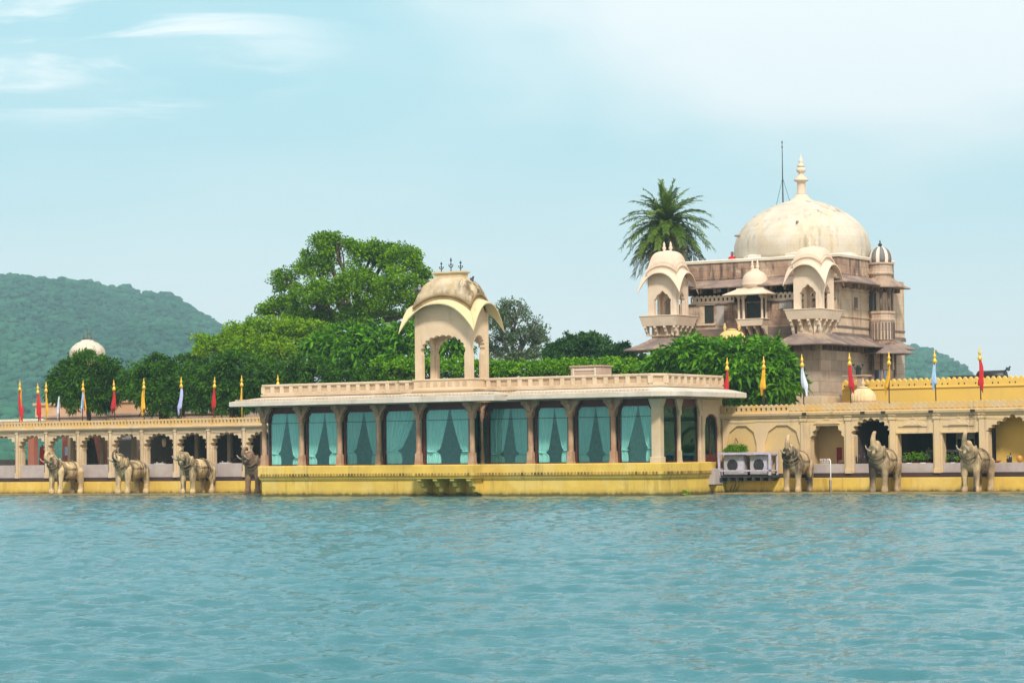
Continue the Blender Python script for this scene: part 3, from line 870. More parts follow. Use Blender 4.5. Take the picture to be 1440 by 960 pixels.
# corner pier
b = MB(); b.box(uR-0.50, uR-0.0, V0+0.0, V0+0.45, zb, zc)
b.box(uR-0.57, uR+0.05, V0-0.05, V0+0.50, zb+0.001, zb+0.30); b.frustum(uR-0.25, V0+0.22, zc-0.45, zc-0.02, 0.52, 0.48, 0.72, 0.66)
pbuild(b, 'corner_pier', M['cream_arcade'], 0.02)
sv = [side(p, 620, uR)[0] for p in (958, 987)]
for v_ in sv: column(uR-0.15, v_, 0.24, 'y', mat='cream_arcade', br=0.22)

WIN_N = 0
def window(x0, x1, y, cham=0.30, curtains=True, tilt=0):
    """maroon frame with clipped upper corners and one pane, in a plane y"""
    b = MB(); t = 0.07
    o1 = [(x0, zb), (x0, zt-cham), (x0+cham*0.8, zt), (x1-cham*0.8, zt), (x1, zt-cham), (x1, zb)]
    i1 = [(x0+t, zb+0.05), (x0+t, zt-cham-0.02), (x0+cham*0.8+0.03, zt-t), (x1-cham*0.8-0.03, zt-t), (x1-t, zt-cham-0.02), (x1-t, zb+0.05)]
    n = 6
    for i in range(n):
        j = (i+1) % n
        b.prism([o1[i], o1[j], i1[j], i1[i]], y-0.06, y+0.10)
    # spandrels that close the clipped corners up to the beam
    b.prism([(x0-0.12, zt-cham-0.3), (x0-0.12, zc), (x0+cham*0.8+0.1, zc), (x0+cham*0.8, zt), (x0, zt-cham)], y+0.0, y+0.09)
    b.prism([(x1+0.12, zt-cham-0.3), (x1+0.12, zc), (x1-cham*0.8-0.1, zc), (x1-cham*0.8, zt), (x1, zt-cham)], y+0.0, y+0.09)
    b.box(x0+cham*0.8, x1-cham*0.8, y+0.0, y+0.09, zt+0.001, zc)
    fr = pbuild(b, 'window', M['maroon'])
    g = MB(); g.add([(a, y+0.01, c) for a, c in i1], [tuple(range(6))])
    pbuild(g, 'pane', M['glass'], parent=fr)
    m = MB(); m.box(x0+t, x1-t, y-0.02, y+0.0, zt-0.62, zt-0.595)
    pbuild(m, 'glazing_bar', M['metal_dark'], parent=fr)
    return fr
ORD = ['first', 'second', 'third', 'fourth', 'fifth', 'sixth', 'seventh', 'eighth', 'ninth']
def curtain(x0, x1, y, sgn, label, full=0.5, flat=0.35):
    """hangs from the head of the window, swept to one jamb, tied, then falling straight"""
    wd = (x1-x0); ns, nz = 72, 34; v = []
    top, bot = zt-0.03, zb+0.03; H = top-bot
    g = random.Random(int(x0*100)+sgn); tie = g.uniform(0.74, 0.86)
    tw_ = g.uniform(0.18, 0.34)
    k = g.uniform(6.0, 8.0); ph = g.uniform(0, 6)
    for j in range(nz+1):
        t = j/nz
        if t < tie: inner = full - (full-tw_)*(t/tie)**1.25
        else: inner = tw_+0.04*math.sin((t-tie)/(1-tie)*2.2)
        pin = 1-0.25*math.exp(-((t-tie)/0.03)**2)
        for i in range(ns+1):
            s = i/ns
            a = s*inner*pin
            dep = 0.050*(1-0.45*t)*math.sin(2*math.pi*k*(s**1.05)+ph+0.7*math.sin(3*t)) + 0.02*math.sin(2*math.pi*2.3*s+4*t)
            x = x0+a*wd if sgn < 0 else x1-a*wd
            v.append((x, y+dep, top-t*H))
    b = MB()
    f = [(j*(ns+1)+i, j*(ns+1)+i+1, (j+1)*(ns+1)+i+1, (j+1)*(ns+1)+i) for j in range(nz) for i in range(ns)]
    b.add(v, f, True)
    o = b.build('curtain', M['curtain'], fix=False)
    s_ = o.modifiers.new('s', 'SOLIDIFY'); s_.thickness = 0.008
    xt = (x0+0.10*wd) if sgn < 0 else (x1-0.10*wd)
    b = MB(); b.lathe(xt, y, [(0.10*wd, top-tie*H-0.03), (0.105*wd, top-tie*H), (0.10*wd, top-tie*H+0.03)], 16, sy=0.5)
    b.build('tieback', M['curtain'], o)
    tag(o, label, 'curtain', 'teal curtains in the pavilion windows')
gap = 0.21
wins = [(colx[0]+gap, colx[1]-gap, V0+0.36), (colx[1]+gap, colx[2]-gap, V0+0.36), (colx[2]+gap, colx[3]-gap, V0+0.36), (colx[3]+gap, uBL-0.12, V0+0.36),
        (uBL+0.30, uBR-0.30, VB+0.36), (xs2[0]+0.30, xs2[1]-gap, V0+0.36), (xs2[1]+gap, xs2[2]-gap, V0+0.36), (xs2[2]+gap, xs2[3]-gap, V0+0.36), (xs2[3]+gap, uR-0.55, V0+0.36)]
for i, (a, c, y) in enumerate(wins):
    window(a, c, y)
    where = ORD[i]+' tall window from the left' if i != 4 else 'wide window of the projecting bay'
    curtain(a+0.09, c-0.09, y+0.13, -1, 'teal curtain swept to the left side of the '+where, 0.52 if i != 3 else 0.70)
    if i != 3: curtain(a+0.09, c-0.09, y+0.16, 1, 'teal curtain swept to the right side of the '+where, 0.46)
# side windows of the right end, without curtains, and the bay's returns
def side_pane(u, a, c, face):
    b = MB(); t = 0.07
    for (p, q, r0, r1) in ((a, a+t, zb, zc), (c-t, c, zb, zc), (a+t, c-t, zt-0.15, zc), (a+t, c-t, zb, zb+0.06)):
        b.box(u-0.05, u+0.05, p, q, r0, r1)
    fr = pbuild(b, 'window', M['maroon'])
    g = MB(); g.box(u-0.006, u+0.006, a+t, c-t, zb+0.06, zt-0.15); pbuild(g, 'pane', M['glass'], parent=fr)
side_pane(uR-0.22, V0+0.47, sv[0]-0.14, 1); side_pane(uR-0.22, sv[0]+0.14, sv[1]-0.14, 1)
side_pane(uBR-0.2, VB+0.36, V0+0.2, 1); side_pane(uBL+0.2, VB+0.36, V0+0.2, -1)
# door bay at the far right end: cream panel with a pointed maroon door
vd0, vd1 = sv[1]+0.14, vEnd
b = MB()
vc = (side(1001.5, 620, uR)[0]); wd_ = (side(1011.5, 620, uR)[0]-side(992.5, 620, uR)[0])
arch_panel_x(b, vd0, vd1, zb-0.35, zc, vc, wd_, zb+1.75, zb+2.55, uR-0.25, uR-0.02, 1, 0.0, pw=0.6)
pbuild(b, 'door_surround', M['cream_arcade'])
b = MB()
ap = arch_pts(vc, wd_, zb+1.75, zb+2.55, 1, 0.0, 16, 0.6); ip = arch_pts(vc, wd_-0.22, zb+1.75, zb+2.40, 1, 0.0, 16, 0.6)
for i in range(len(ap)-1): b.prism([ap[i], ap[i+1], ip[i+1], ip[i]], uR-0.20, uR-0.10, 'x')
b.box(uR-0.20, uR-0.10, vc-wd_/2, vc-wd_/2+0.11, zb-0.35, zb+1.75); b.box(uR-0.20, uR-0.10, vc+wd_/2-0.11, vc+wd_/2, zb-0.35, zb+1.75)
b.box(uR-0.18, uR-0.12, vc-0.04, vc+0.04, zb-0.35, zb+2.3); b.box(uR-0.18, uR-0.14, vc-wd_/2+0.1, vc+wd_/2-0.1, zb-0.35, zb+0.4)
dr = pbuild(b, 'door', M['maroon'])
g = MB(); g.box(uR-0.165, uR-0.155, vc-wd_/2+0.1, vc+wd_/2-0.1, zb+0.4, zb+2.2); pbuild(g, 'pane', M['glass'], parent=dr)
b = MB(); b.box(uR-0.4, uR+0.35, vc-0.5, vEnd, zb-1.2, zb-0.36); pbuild(b, 'doorstep', M['dado'], 0.02)
b = MB(); b.box(uR-0.3, uR+0.3, v1+0.3, vEnd, -1, zb-1.15); pbuild(b, 'base', M['yellow'], 0.02)
# grille above the door
b = MB(); b.box(uR-0.02, uR+0.02, vd0+0.1, vd1, zc+0.02, zc+0.07); b.box(uR-0.02, uR+0.02, vd0+0.1, vd1, zc+0.34, zc+0.40)
for i in range(9):
    y = vd0+0.15+(vd1-vd0-0.2)*i/8; b.box(uR-0.015, uR+0.015, y-0.03, y+0.03, zc+0.06, zc+0.35)
pbuild(b, 'grille', M['cream_arcade'])

# beam, ceiling, back walls, floor
b = MB()
b.sweep([(uL, vEnd), (uL, V0), (uBL, V0), (uBL, VB), (uBR, VB), (uBR, V0), (uR, V0), (uR, vd0)], [(-0.55, zc), (0.05, zc), (0.05, zc+0.28), (-0.55, zc+0.28)])
pbuild(b, 'beam', M['stone_col'])
b = MB()
b.box(uL+0.5, uR-0.5, V0+0.5, vEnd-0.1, zc+0.05, zc+0.2); b.box(uBL+0.4, uBR-0.4, VB+0.5, V0+0.6, zc+0.06, zc+0.19)
b.box(uL, uR-0.4, vEnd-0.3, vEnd-0.1, zb, zc); b.box(uL, uL+0.2, V0+0.6, vEnd-0.3, zb, zc)
b.box(uR-3.0, uR-2.9, V0+2.2, vEnd-0.3, zb, zc)
pbuild(b, 'inner_wall', M['interior'])

# eaves: a thin sloping slab carried far out, in three lengths
ze = zc+0.06
def eave(path, o=1.30, z=0.0, th=0.25, name='eave'):
    b = MB()
    b.sweep(path, [(0.0, ze+z), (o-0.06, ze+z-0.02), (o, ze+z), (o, ze+z+th), (0.5, ze+z+th+0.16), (0.0, ze+z+th+0.24)])
    return pbuild(b, name, M['eave'], 0.012)
xa = U(522, 567, VB-1.3); xb = U(695.5, 562, VB-1.3)
eave([(uL, vEnd), (uL, V0), (xa+0.1, V0)], 1.30, 0.0)
eave([(xb-0.1, V0), (uR-0.25, V0), (uR+0.1, V0+0.3), (uR+0.1, vEnd+0.2)], 1.25, 0.02)
eave([(xa+1.45, V0+0.2), (xa+1.45, VB+0.1), (xb-1.45, VB+0.1), (xb-1.45, V0+0.2)], 1.42, -0.035, 0.29)
# little teeth along the upper edge of the eaves
b = MB()
def teeth(p0, p1, z, per=0.22):
    a, c = Vector(p0), Vector(p1); d = (c-a).normalized(); nrm = Vector((d.y, -d.x))
    dentils(b, a, c, z, z+0.09, nrm*0.08, per, 0.12)
teeth((uL-1.0, V0-1.1), (xa, V0-1.1), ze+0.29); teeth((xb, V0-1.05), (uR, V0-1.05), ze+0.31); teeth((xa+0.1, VB-1.1), (xb-0.1, VB-1.1), ze+0.30)
b.sweep([(uL-1.0, V0-1.08), (xa, V0-1.08)], [(-0.02, ze+0.295), (0.03, ze+0.295), (0.03, ze+0.320), (-0.02, ze+0.320)])
b.sweep([(xb, V0-1.03), (uR, V0-1.03)], [(-0.02, ze+0.315), (0.03, ze+0.315), (0.03, ze+0.340), (-0.02, ze+0.340)])
b.sweep([(xa+0.1, VB-1.08), (xb-0.1, VB-1.08)], [(-0.02, ze+0.305), (0.03, ze+0.305), (0.03, ze+0.330), (-0.02, ze+0.330)])
b.sweep([(xa-0.05, V0-1.08), (xa+0.1, VB-1.08)], [(-0.02, ze+0.295), (0.03, ze+0.295), (0.03, ze+0.320), (-0.02, ze+0.320)])
b.sweep([(xb-0.1, VB-1.08), (xb+0.05, V0-1.03)], [(-0.02, ze+0.295), (0.03, ze+0.295), (0.03, ze+0.320), (-0.02, ze+0.320)])
pbuild(b, 'edge_teeth', M['parapet_cream'])

# parapet: mouldings, row of sunk square panels
zr0 = Z(450, 560, V0); zp0 = Z(450, 552.5, V0); zp1 = Z(450, 538.5, V0)
zr0 = max(zr0, ze+0.45)
ppath = [(uL+0.1, vEnd), (uL+0.1, V0+0.05), (uR-0.55, V0+0.05), (uR+0.0, V0+0.75), (uR+0.0, vEnd)]
b = MB()
b.sweep(ppath, [(-0.35, ze+0.2), (0.02, ze+0.2), (0.02, zr0-0.02), (0.0, zr0), (0.0, zp0-0.16), (0.10, zp0-0.12), (0.12, zp0-0.02), (-0.02, zp0), (-0.35, zp0)])
b.sweep(ppath, [(-0.30, zp1-0.13), (0.05, zp1-0.13), (0.07, zp1-0.04), (0.05, zp1), (-0.30, zp1)])
b.sweep(ppath, [(-0.28, zp0), (0.03, zp0), (0.03, zp0+0.07), (-0.28, zp0+0.07)])
pbuild(b, 'parapet', M['parapet_cream'], 0.01)
b = MB(); b.sweep(ppath, [(-0.20, zp0+0.01), (-0.045, zp0+0.01), (-0.045, zp1-0.1), (-0.20, zp1-0.1)])
pbuild(b, 'parapet_panel', M['panel_tan'])
b = MB()
for (a, c) in zip(ppath[1:-1], ppath[2:]):
    a, c = Vector(a), Vector(c); L = (c-a).length; n = max(1, round(L/0.66)); d = (c-a)/L; nrm = Vector((d.y, -d.x))
    for i in range(n+1):
        q0 = a+d*(i*L/n)
        q = [q0-d*0.125-nrm*0.1, q0+d*0.125-nrm*0.1, q0+d*0.125+nrm*0.035, q0-d*0.125+nrm*0.035]
        b = MB(); b.prism([(t.x, t.y) for t in q], zp0+0.06, zp1-0.12, 'z')
        pbuild(b, 'parapet_post', M['parapet_cream'])
b = MB()
for (a, c) in zip(ppath[1:-1], ppath[2:]):
    d = (Vector(c)-Vector(a)).normalized(); nrm = Vector((d.y, -d.x))
    dentils(b, Vector(a)+nrm*0.0, Vector(c)+nrm*0.0, zp0-0.32, zp0-0.18, nrm*0.05, 0.17, 0.085)
pbuild(b, 'frieze', M['parapet_cream'])
b = MB(); b.box(uL+0.2, uR-0.1, V0+0.3, vEnd-0.05, zp0-0.4, zp0-0.1); pbuild(b, 'roof', M['ground'])
# projecting plinth of the rooftop kiosk
kx0, kx1 = uBL+0.02, uBR-0.02
ky0, ky1 = VB+0.02, side(687, 520, uBR)[0]
b = MB()
kp = [(kx0-0.12, V0+0.2), (kx0-0.12, ky0-0.05), (kx1+0.12, ky0-0.05), (kx1+0.12, V0+0.2)]
b.sweep(kp, [(-0.5, ze+0.3), (0.0, ze+0.3), (0.0, zp0-0.14), (0.09, zp0-0.10), (0.11, zp0+0.0), (0.0, zp0+0.03), (0.0, zp1-0.1), (0.05, zp1-0.08), (0.05, zp1), (-0.5, zp1)])
b.box(kx0, kx1, ky0+0.3, ky1, zp0-0.3, zp0+0.1)
pbuild(b, 'kiosk_plinth', M['cream'], 0.01)
b = MB()
n = 7; L = kx1-kx0+0.0
for i in range(n):
    x = kx0+0.12+(L-0.24)*(i+0.5)/n
    b.box(x-0.13, x+0.13, ky0-0.065, ky0-0.04, zp0+0.14, zp1-0.16)
pbuild(b, 'parapet_panel', M['panel_tan'])

S_ = scl(620, VB)
zk1 = Z(655, 437, VB)            # wall top at the corners
zka = Z(620, 473, VB)            # arch apex
zks = Z(620, 498, VB)            # arch spring
rise = Z(620, 421.5, VB)-zk1
ki, ktop, kc, kwx, kwy = bangla(pav, kx0, kx1, ky0, ky1, zp1-0.3, zks, zka, zk1, rise, 0.66, 1.10, M['cream'], M['canopy'], M['dome_band'], M['kiosk_dome'],
      Z(620, 389.5, VB), (kx1-kx0)-0.78, (ky1-ky0)-0.62-0.06, 11, 0.09, name='rooftop_kiosk', band=0.30)
ki.location = POFF
b = MB(); zt0 = ktop-0.12
b.sweep([(kc[0]-0.85, kc[1]-0.35), (kc[0]+0.85, kc[1]-0.35), (kc[0]+0.85, kc[1]+0.35), (kc[0]-0.85, kc[1]+0.35)],
        [(-0.3, zt0), (0.14, zt0), (0.20, zt0+0.05), (0.0, zt0+0.14), (0.0, zt0+0.36), (0.10, zt0+0.42), (0.10, zt0+0.50), (-0.3, zt0+0.50)], True)
b.box(kc[0]-0.7, kc[0]+0.7, kc[1]-0.2, kc[1]+0.2, zt0, zt0+0.49)
b.build('ridge_block', M['ribbed'], ki)
for dx in (-0.62, 0.0, 0.62):
    b = MB(); x, y, z = kc[0]+dx, kc[1], zt0+0.48; h = 0.80 if dx == 0 else 0.60
    b.lathe(x, y, [(0.05, z), (0.025, z+0.1), (0.022, z+h*0.45), (0.055, z+h*0.52), (0.02, z+h*0.6), (0.018, z+h*0.7), (0.06, z+h*0.80), (0.03, z+h*0.90), (0.006, z+h)], 10)
    for sgn in (-1, 1):
        b.tube([(x, y, z+h*0.30), (x+sgn*0.07, y, z+h*0.34), (x+sgn*0.13, y, z+h*0.46), (x+sgn*0.12, y, z+h*0.58)], [0.022, 0.022, 0.03, 0.008], 6)
    b.build('finial', M['metal_dark'], ki)

# small boxed vent on the pavilion roof
b = MB(); xv0, xv1 = U(805, 520, V0+3), U(847, 520, V0+3)
zv = Z(825, 516, V0+3)
b.box(xv0, xv1, V0+2.8, V0+4.0, zp0-0.15, zv); b.box(xv0-0.06, xv1+0.06, V0+2.74, V0+4.06, zv, zv+0.08)
vt = b.build('roof_hut', M['pink_roof'], bevel=0.02)
b = MB(); b.box(xv0+0.15, xv0+0.22, V0+2.76, V0+2.8, zp1-0.2, zv-0.05); b.box(xv1-0.35, xv1-0.28, V0+2.76, V0+2.8, zp1-0.2, zv-0.05); b.box(xv0+0.22, xv1-0.35, V0+2.765, V0+2.795, zv-0.18, zv-0.12)
b.build('frame', M['white_trim'], vt)
tag(vt, 'small pinkish flat topped roof hut behind the pavilion parapet, right of the kiosk', 'roof hut')

# ================================================================== ARCADES
def sub_empty(name, label, cat, u, v): return empty(name, (u, v, 0), 0, label, cat)
def mk(parent, mb, name, mat, bevel=0.0, par=None):
    o = mb.build(name, M[mat] if isinstance(mat, str) else mat, par or parent, bevel=bevel)
    if par is None: o.location = -Vector(parent.location)
    return o
TH = 0.50
# ---- left arcade
al = sub_empty('arcade', 'cream waterside arcade of scalloped arches left of the pavilion', 'arcade', -100, VA)
pxs = [-150, -108, -66, -21, 24.7, 66, 110.7, 156, 200.5, 247, 294, 344, 392]
ul = [U(p, 640, VA) for p in pxs]
z_pl = Z(200, 676.5, VA); z_bd = z_pl+0.25; z_da = Z(230, 652, VA); z_sp = Z(230, 629, VA); z_ap = Z(230, 611.5, VA)
z_co = Z(200, 602, VA); z_pb = Z(200, 599.5, VA); z_pt = Z(200, 589.5, VA)
b = MB(); b.box(ul[0], ul[-1], VA-0.12, VA+0.3, -1, z_pl); mk(al, b, 'plinth', 'yellow', 0.02)
b = MB(); b.box(ul[0], ul[-1], VA-0.03, VA+TH, z_pl+0.001, z_bd); mk(al, b, 'base_course', 'band')
for i in range(len(ul)-1):
    a, c = ul[i], ul[i+1]; xc = (a+c)/2; wd = (c-a)-0.42
    b = MB(); arch_panel(b, a, c, z_bd, z_pb, xc, wd, z_sp, z_ap, VA, VA+TH, 9, 0.14, pw=0.95)
    mk(al, b, 'arch_panel', 'cream_arcade')
    b = MB(); hgt = z_da
    b.box(xc-wd/2+0.003, xc+wd/2-0.003, VA+0.08, VA+0.30, z_bd, hgt)
    mk(al, b, 'low_wall', 'dado', 0.01)
    # thin inner slips that make the arch frame two-stepped
    b = MB()
    for s_ in (-1, 1):
        b = MB(); x = xc+s_*(wd/2-0.001); b.box(x-0.07, x+0.07, VA+0.12, VA+0.36, hgt, z_sp+0.04); b.frustum(x, VA+0.24, z_sp-0.16, z_sp+0.06, 0.14, 0.24, 0.30, 0.34)
        mk(al, b, 'jamb_column', 'cream_arcade')
for i, u in enumerate(ul):
    b = MB(); b.box(u-0.10, u+0.10, VA-0.09, VA-0.001, z_bd, z_co-0.1); b.box(u-0.14, u+0.14, VA-0.12, VA-0.001, z_bd-0.02, z_bd+0.30)
    b.box(u-0.13, u+0.13, VA-0.12, VA-0.001, z_co-0.24, z_co-0.1)
    mk(al, b, 'pilaster', 'cream_arcade', 0.01)
    b = MB(); b.box(u-0.165, u-0.105, VA-0.06, VA-0.001, z_bd+0.35, z_co-0.02); mk(al, b, 'downpipe', 'wood')
b = MB(); b.sweep([(ul[0], VA), (ul[-1], VA)], [(-0.3, z_co-0.10), (0.05, z_co-0.10), (0.16, z_co), (0.18, z_pb-0.02), (0.06, z_pb), (-0.3, z_pb)])
b.box(ul[0], ul[-1], VA+0.3, VA+5.0, z_pb-0.2, z_pb-0.01)
mk(al, b, 'cornice', 'cream_arcade', 0.01)
b = MB(); crenel(b, ul[0], ul[-1], VA+0.05, z_pb, z_pt, 0.27, 0.12, (0.34, 0.72), 0.46); mk(al, b, 'crenellated_parapet', 'parapet_ochre')
def cable(parent, xs_, y, z, sag, name='cable'):
    b = MB(); pts = []; g = random.Random(int(abs(xs_[0])*10))
    for a, c in zip(xs_[:-1], xs_[1:]):
        sg = sag*g.uniform(0.2, 1.3)
        for k in range(6):
            t = k/6; pts.append((a+(c-a)*t, y, z-sg*4*t*(1-t)))
    pts.append((xs_[-1], y, z)); b.tube(pts, 0.014, 4); mk(parent, b, name, 'metal_dark')
cable(al, ul, VA-0.12, z_co-0.12, 0.07); cable(al, ul, VA-0.11, z_co-0.22, 0.03)
# inner row of columns and the back wall with its rooms
for i in range(4, 12):
    b = MB(); x = ul[i]+0.4; b.box(x-0.13, x+0.13, VA+4.7, VA+4.95, 0.8, z_pb-0.2)
    mk(al, b, 'inner_column', 'cream_arcade', 0.01)
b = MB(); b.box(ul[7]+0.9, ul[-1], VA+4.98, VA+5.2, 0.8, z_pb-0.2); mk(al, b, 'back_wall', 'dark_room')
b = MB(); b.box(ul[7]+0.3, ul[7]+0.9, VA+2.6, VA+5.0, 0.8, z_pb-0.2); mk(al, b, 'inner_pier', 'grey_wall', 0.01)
b = MB(); b.box(ul[5]+0.9, ul[5]+2.3, VA+5.5, VA+5.7, 0.8, z_pb-0.2); mk(al, b, 'screen_wall', 'grey_wall', 0.01)
b = MB(); b.box(ul[-3]+0.3, ul[-3]+1.0, VA+4.9, VA+4.97, 1.9, 3.3); mk(al, b, 'window', 'glass' if False else 'cloth_blue')

# ---- right arcade
ar = sub_empty('arcade', 'ochre waterside arcade with blank niches and open bays right of the pavilion', 'arcade', -50, VA)
def X(p): return U(p, 640, VA)
y_pl = Z(1240, 671, VA); y_bd = Z(1240, 664.5, VA); y_da = Z(1240, 651.5, VA); y_co = Z(1240, 581, VA); y_pb = Z(1240, 577, VA); y_pt = Z(1240, 565.5, VA)
xR = X(1640)
b = MB(); b.box(X(1012), xR, VA-0.12, VA+0.3, -1, y_pl); mk(ar, b, 'plinth', 'yellow', 0.02)
b = MB(); b.box(X(1012), xR, VA-0.03, VA+TH, y_pl+0.001, y_bd); mk(ar, b, 'base_course', 'band')
def niche(p0, p1):
    a, c = X(p0), X(p1); xc = (a+c)/2; wd = c-a-0.5
    b = MB(); arch_panel(b, a, c, y_bd, y_pb, xc, wd, Z(1240, 622, VA), Z(1240, 594, VA), VA, VA+0.10, 1, 0.0, pw=0.85)
    mk(ar, b, 'niche_frame', 'ochre_frame')
    b = MB(); b.box(a, c, VA+0.10, VA+TH, y_bd, y_pb); mk(ar, b, 'wall_panel', 'ochre_arcade')
niche(1016.5, 1070); niche(1070, 1131)
def rect_bay(p0, p1, q0, q1, ptop, corbel=False):
    a, c, o0, o1 = X(p0), X(p1), X(q0), X(q1); zt_ = Z(1240, ptop, VA)
    poly = [(a, y_bd), (a, y_pb), (c, y_pb), (c, y_bd), (o1, y_bd), (o1, zt_-0.75 if corbel else zt_)]
    if corbel:
        poly += [(o1-0.02, zt_-0.75), (o1+0.0, zt_-0.6), (o1-0.16, zt_-0.5), (o1-0.14, zt_-0.3), (o1-0.32, zt_-0.22), (o1-0.34, zt_)]
        poly += [(o0+0.34, zt_), (o0+0.32, zt_-0.22), (o0+0.14, zt_-0.3), (o0+0.16, zt_-0.5), (o0+0.0, zt_-0.6), (o0+0.02, zt_-0.75)]
    poly += [(o0, zt_-0.75 if corbel else zt_), (o0, y_bd)]
    b = MB(); b.prism(poly, VA, VA+TH); mk(ar, b, 'arch_panel', 'ochre_frame')
    b = MB(); b.box(o0+0.003, o1-0.003, VA+0.06, VA+0.32, y_bd, y_da); mk(ar, b, 'low_wall', 'dado', 0.01)
rect_bay(1131, 1194, 1139.5, 1187.5, 597, True)
b = MB(); zz = Z(1240, 594.5, VA); xm = (X(1139.5)+X(1187.5))/2
b.prism([(xm-0.75, zz), (xm-0.62, zz+0.14), (xm-0.25, zz+0.16), (xm, zz+0.36), (xm+0.25, zz+0.16), (xm+0.62, zz+0.14), (xm+0.75, zz)], VA-0.06, VA-0.002)
mk(ar, b, 'relief', 'ochre_frame', 0.01)
a, c = X(1194), X(1256); o0, o1 = X(1201), X(1250)
b = MB(); arch_panel(b, a, c, y_bd, y_pb, (o0+o1)/2, o1-o0, Z(1240, 612, VA), Z(1240, 591, VA), VA, VA+TH, 9, 0.15, pw=0.95); mk(ar, b, 'arch_panel', 'ochre_frame')
b = MB(); b.box(o0+0.003, o1-0.003, VA+0.06, VA+0.32, y_bd, y_da); mk(ar, b, 'low_wall', 'dado', 0.01)
rect_bay(1256, 1318.5, 1262.5, 1312.5, 609.5); rect_bay(1318.5, 1382, 1325.5, 1377, 609)
for (p0, p1) in ((1264, 1305), (1327, 1371)):           # carved reliefs over the two square windows
    x0, x1 = X(p0), X(p1); zz = Z(1240, 600.5, VA); w2 = x1-x0; b = MB()
    pts = [(x0, zz), (x0+0.03, zz+0.14), (x0+w2*.15, zz+0.20), (x0+w2*.22, zz+0.30), (x0+w2*.38, zz+0.32), (x0+w2*.5, zz+0.56), (x0+w2*.62, zz+0.32), (x0+w2*.78, zz+0.30), (x0+w2*.85, zz+0.20), (x1-0.03, zz+0.14), (x1, zz)]
    b.prism(pts, VA-0.05, VA-0.002)
    ins = [(x0+w2*.18, zz+0.05), (x0+w2*.25, zz+0.17), (x0+w2*.42, zz+0.2), (x0+w2*.5, zz+0.34), (x0+w2*.58, zz+0.2), (x0+w2*.75, zz+0.17), (x0+w2*.82, zz+0.05)]
    b.prism(ins, VA-0.09, VA-0.05)
    mk(ar, b, 'relief', 'ochre_frame', 0.015)
    b = MB(); b.box(x0-0.1, x1+0.1, VA-0.07, VA-0.002, zz-0.34, zz-0.24); mk(ar, b, 'lintel', 'ochre_frame', 0.01)
a, c = X(1382), X(1468); o0, o1 = X(1390), X(1460)
b = MB(); arch_panel(b, a, c, y_bd, y_pb, (o0+o1)/2, o1-o0, Z(1400, 606, VA), Z(1425, 585, VA), VA, VA+TH, 11, 0.13, pw=-0.75); mk(ar, b, 'arch_panel', 'ochre_frame')
b = MB(); b.box(o0+0.003, o1-0.003, VA+0.06, VA+0.32, y_bd, y_da); mk(ar, b, 'low_wall', 'dado', 0.01)
for (p0, p1) in ((1468, 1535), (1535, 1602)):
    a, c = X(p0), X(p1); b = MB(); arch_panel(b, a, c, y_bd, y_pb, (a+c)/2, c-a-0.6, Z(1400, 604, VA), Z(1425, 588, VA), VA, VA+TH, 9, 0.12, pw=0.7); mk(ar, b, 'arch_panel', 'ochre_frame')
    b = MB(); b.box(a+0.3, c-0.3, VA+0.06, VA+0.32, y_bd, y_da); mk(ar, b, 'low_wall', 'dado', 0.01)
b = MB()
for p in (1131, 1194, 1256, 1318.5, 1382, 1468, 1535):
    x = X(p); b = MB(); b.box(x-0.15, x+0.15, VA-0.08, VA-0.001, y_bd, y_co-0.1); b.box(x-0.19, x+0.19, VA-0.12, VA-0.001, y_bd-0.02, y_bd+0.2); b.box(x-0.20, x+0.20, VA-0.12, VA-0.001, y_co-0.34, y_co-0.1)
    mk(ar, b, 'pilaster', 'ochre_frame', 0.01)
b = MB(); b.sweep([(X(1012), VA), (xR, VA)], [(-0.3, y_co-0.16), (0.04, y_co-0.16), (0.05, y_co-0.12), (0.15, y_co), (0.18, y_pb-0.02), (0.06, y_pb), (-0.3, y_pb)])
b.box(X(1012), xR, VA+0.3, VA+6.0, y_pb-0.2, y_pb-0.01)
mk(ar, b, 'cornice', 'ochre_frame', 0.01)
for p in (1134, 1216, 1245, 1312, 1371):
    b = MB(); x = X(p); b.box(x-0.12, x+0.12, VA-0.22, VA-0.185, y_co-0.03, y_co+0.12); mk(ar, b, 'spotlight', 'metal_dark', 0.01)
b = MB(); xm = X(1110)
crenel(b, X(1012), xm, VA+0.05, y_pb, y_pt+0.02, 0.30, 0.12, (0.25, 0.60), 0.42, True)
mk(ar, b, 'crenellated_parapet', 'parapet_ochre')
b = MB(); b.box(xm, xR, VA, VA+0.1, y_pb, y_pb+(y_pt-y_pb)*0.7)
n = int((xR-xm)/0.30)
for i in range(n):
    c_ = xm+(i+0.5)*(xR-xm)/n; zz = y_pb+(y_pt-y_pb)*0.2
    b.prism([(c_-0.11, zz), (c_, zz+0.16), (c_+0.11, zz)], VA-0.03, VA-0.002)
    zz = y_pb+(y_pt-y_pb)*0.69; b.prism([(c_-0.14, zz), (c_-0.1, zz+0.09), (c_, zz+0.14), (c_+0.1, zz+0.09), (c_+0.14, zz)], VA+0.004, VA+0.096)
mk(ar, b, 'crenellated_parapet', 'parapet_ochre')
cable(ar, [X(p) for p in (1020, 1070, 1131, 1194, 1256, 1318, 1382, 1468, 1535, 1602)], VA-0.14, y_co-0.14, 0.06)
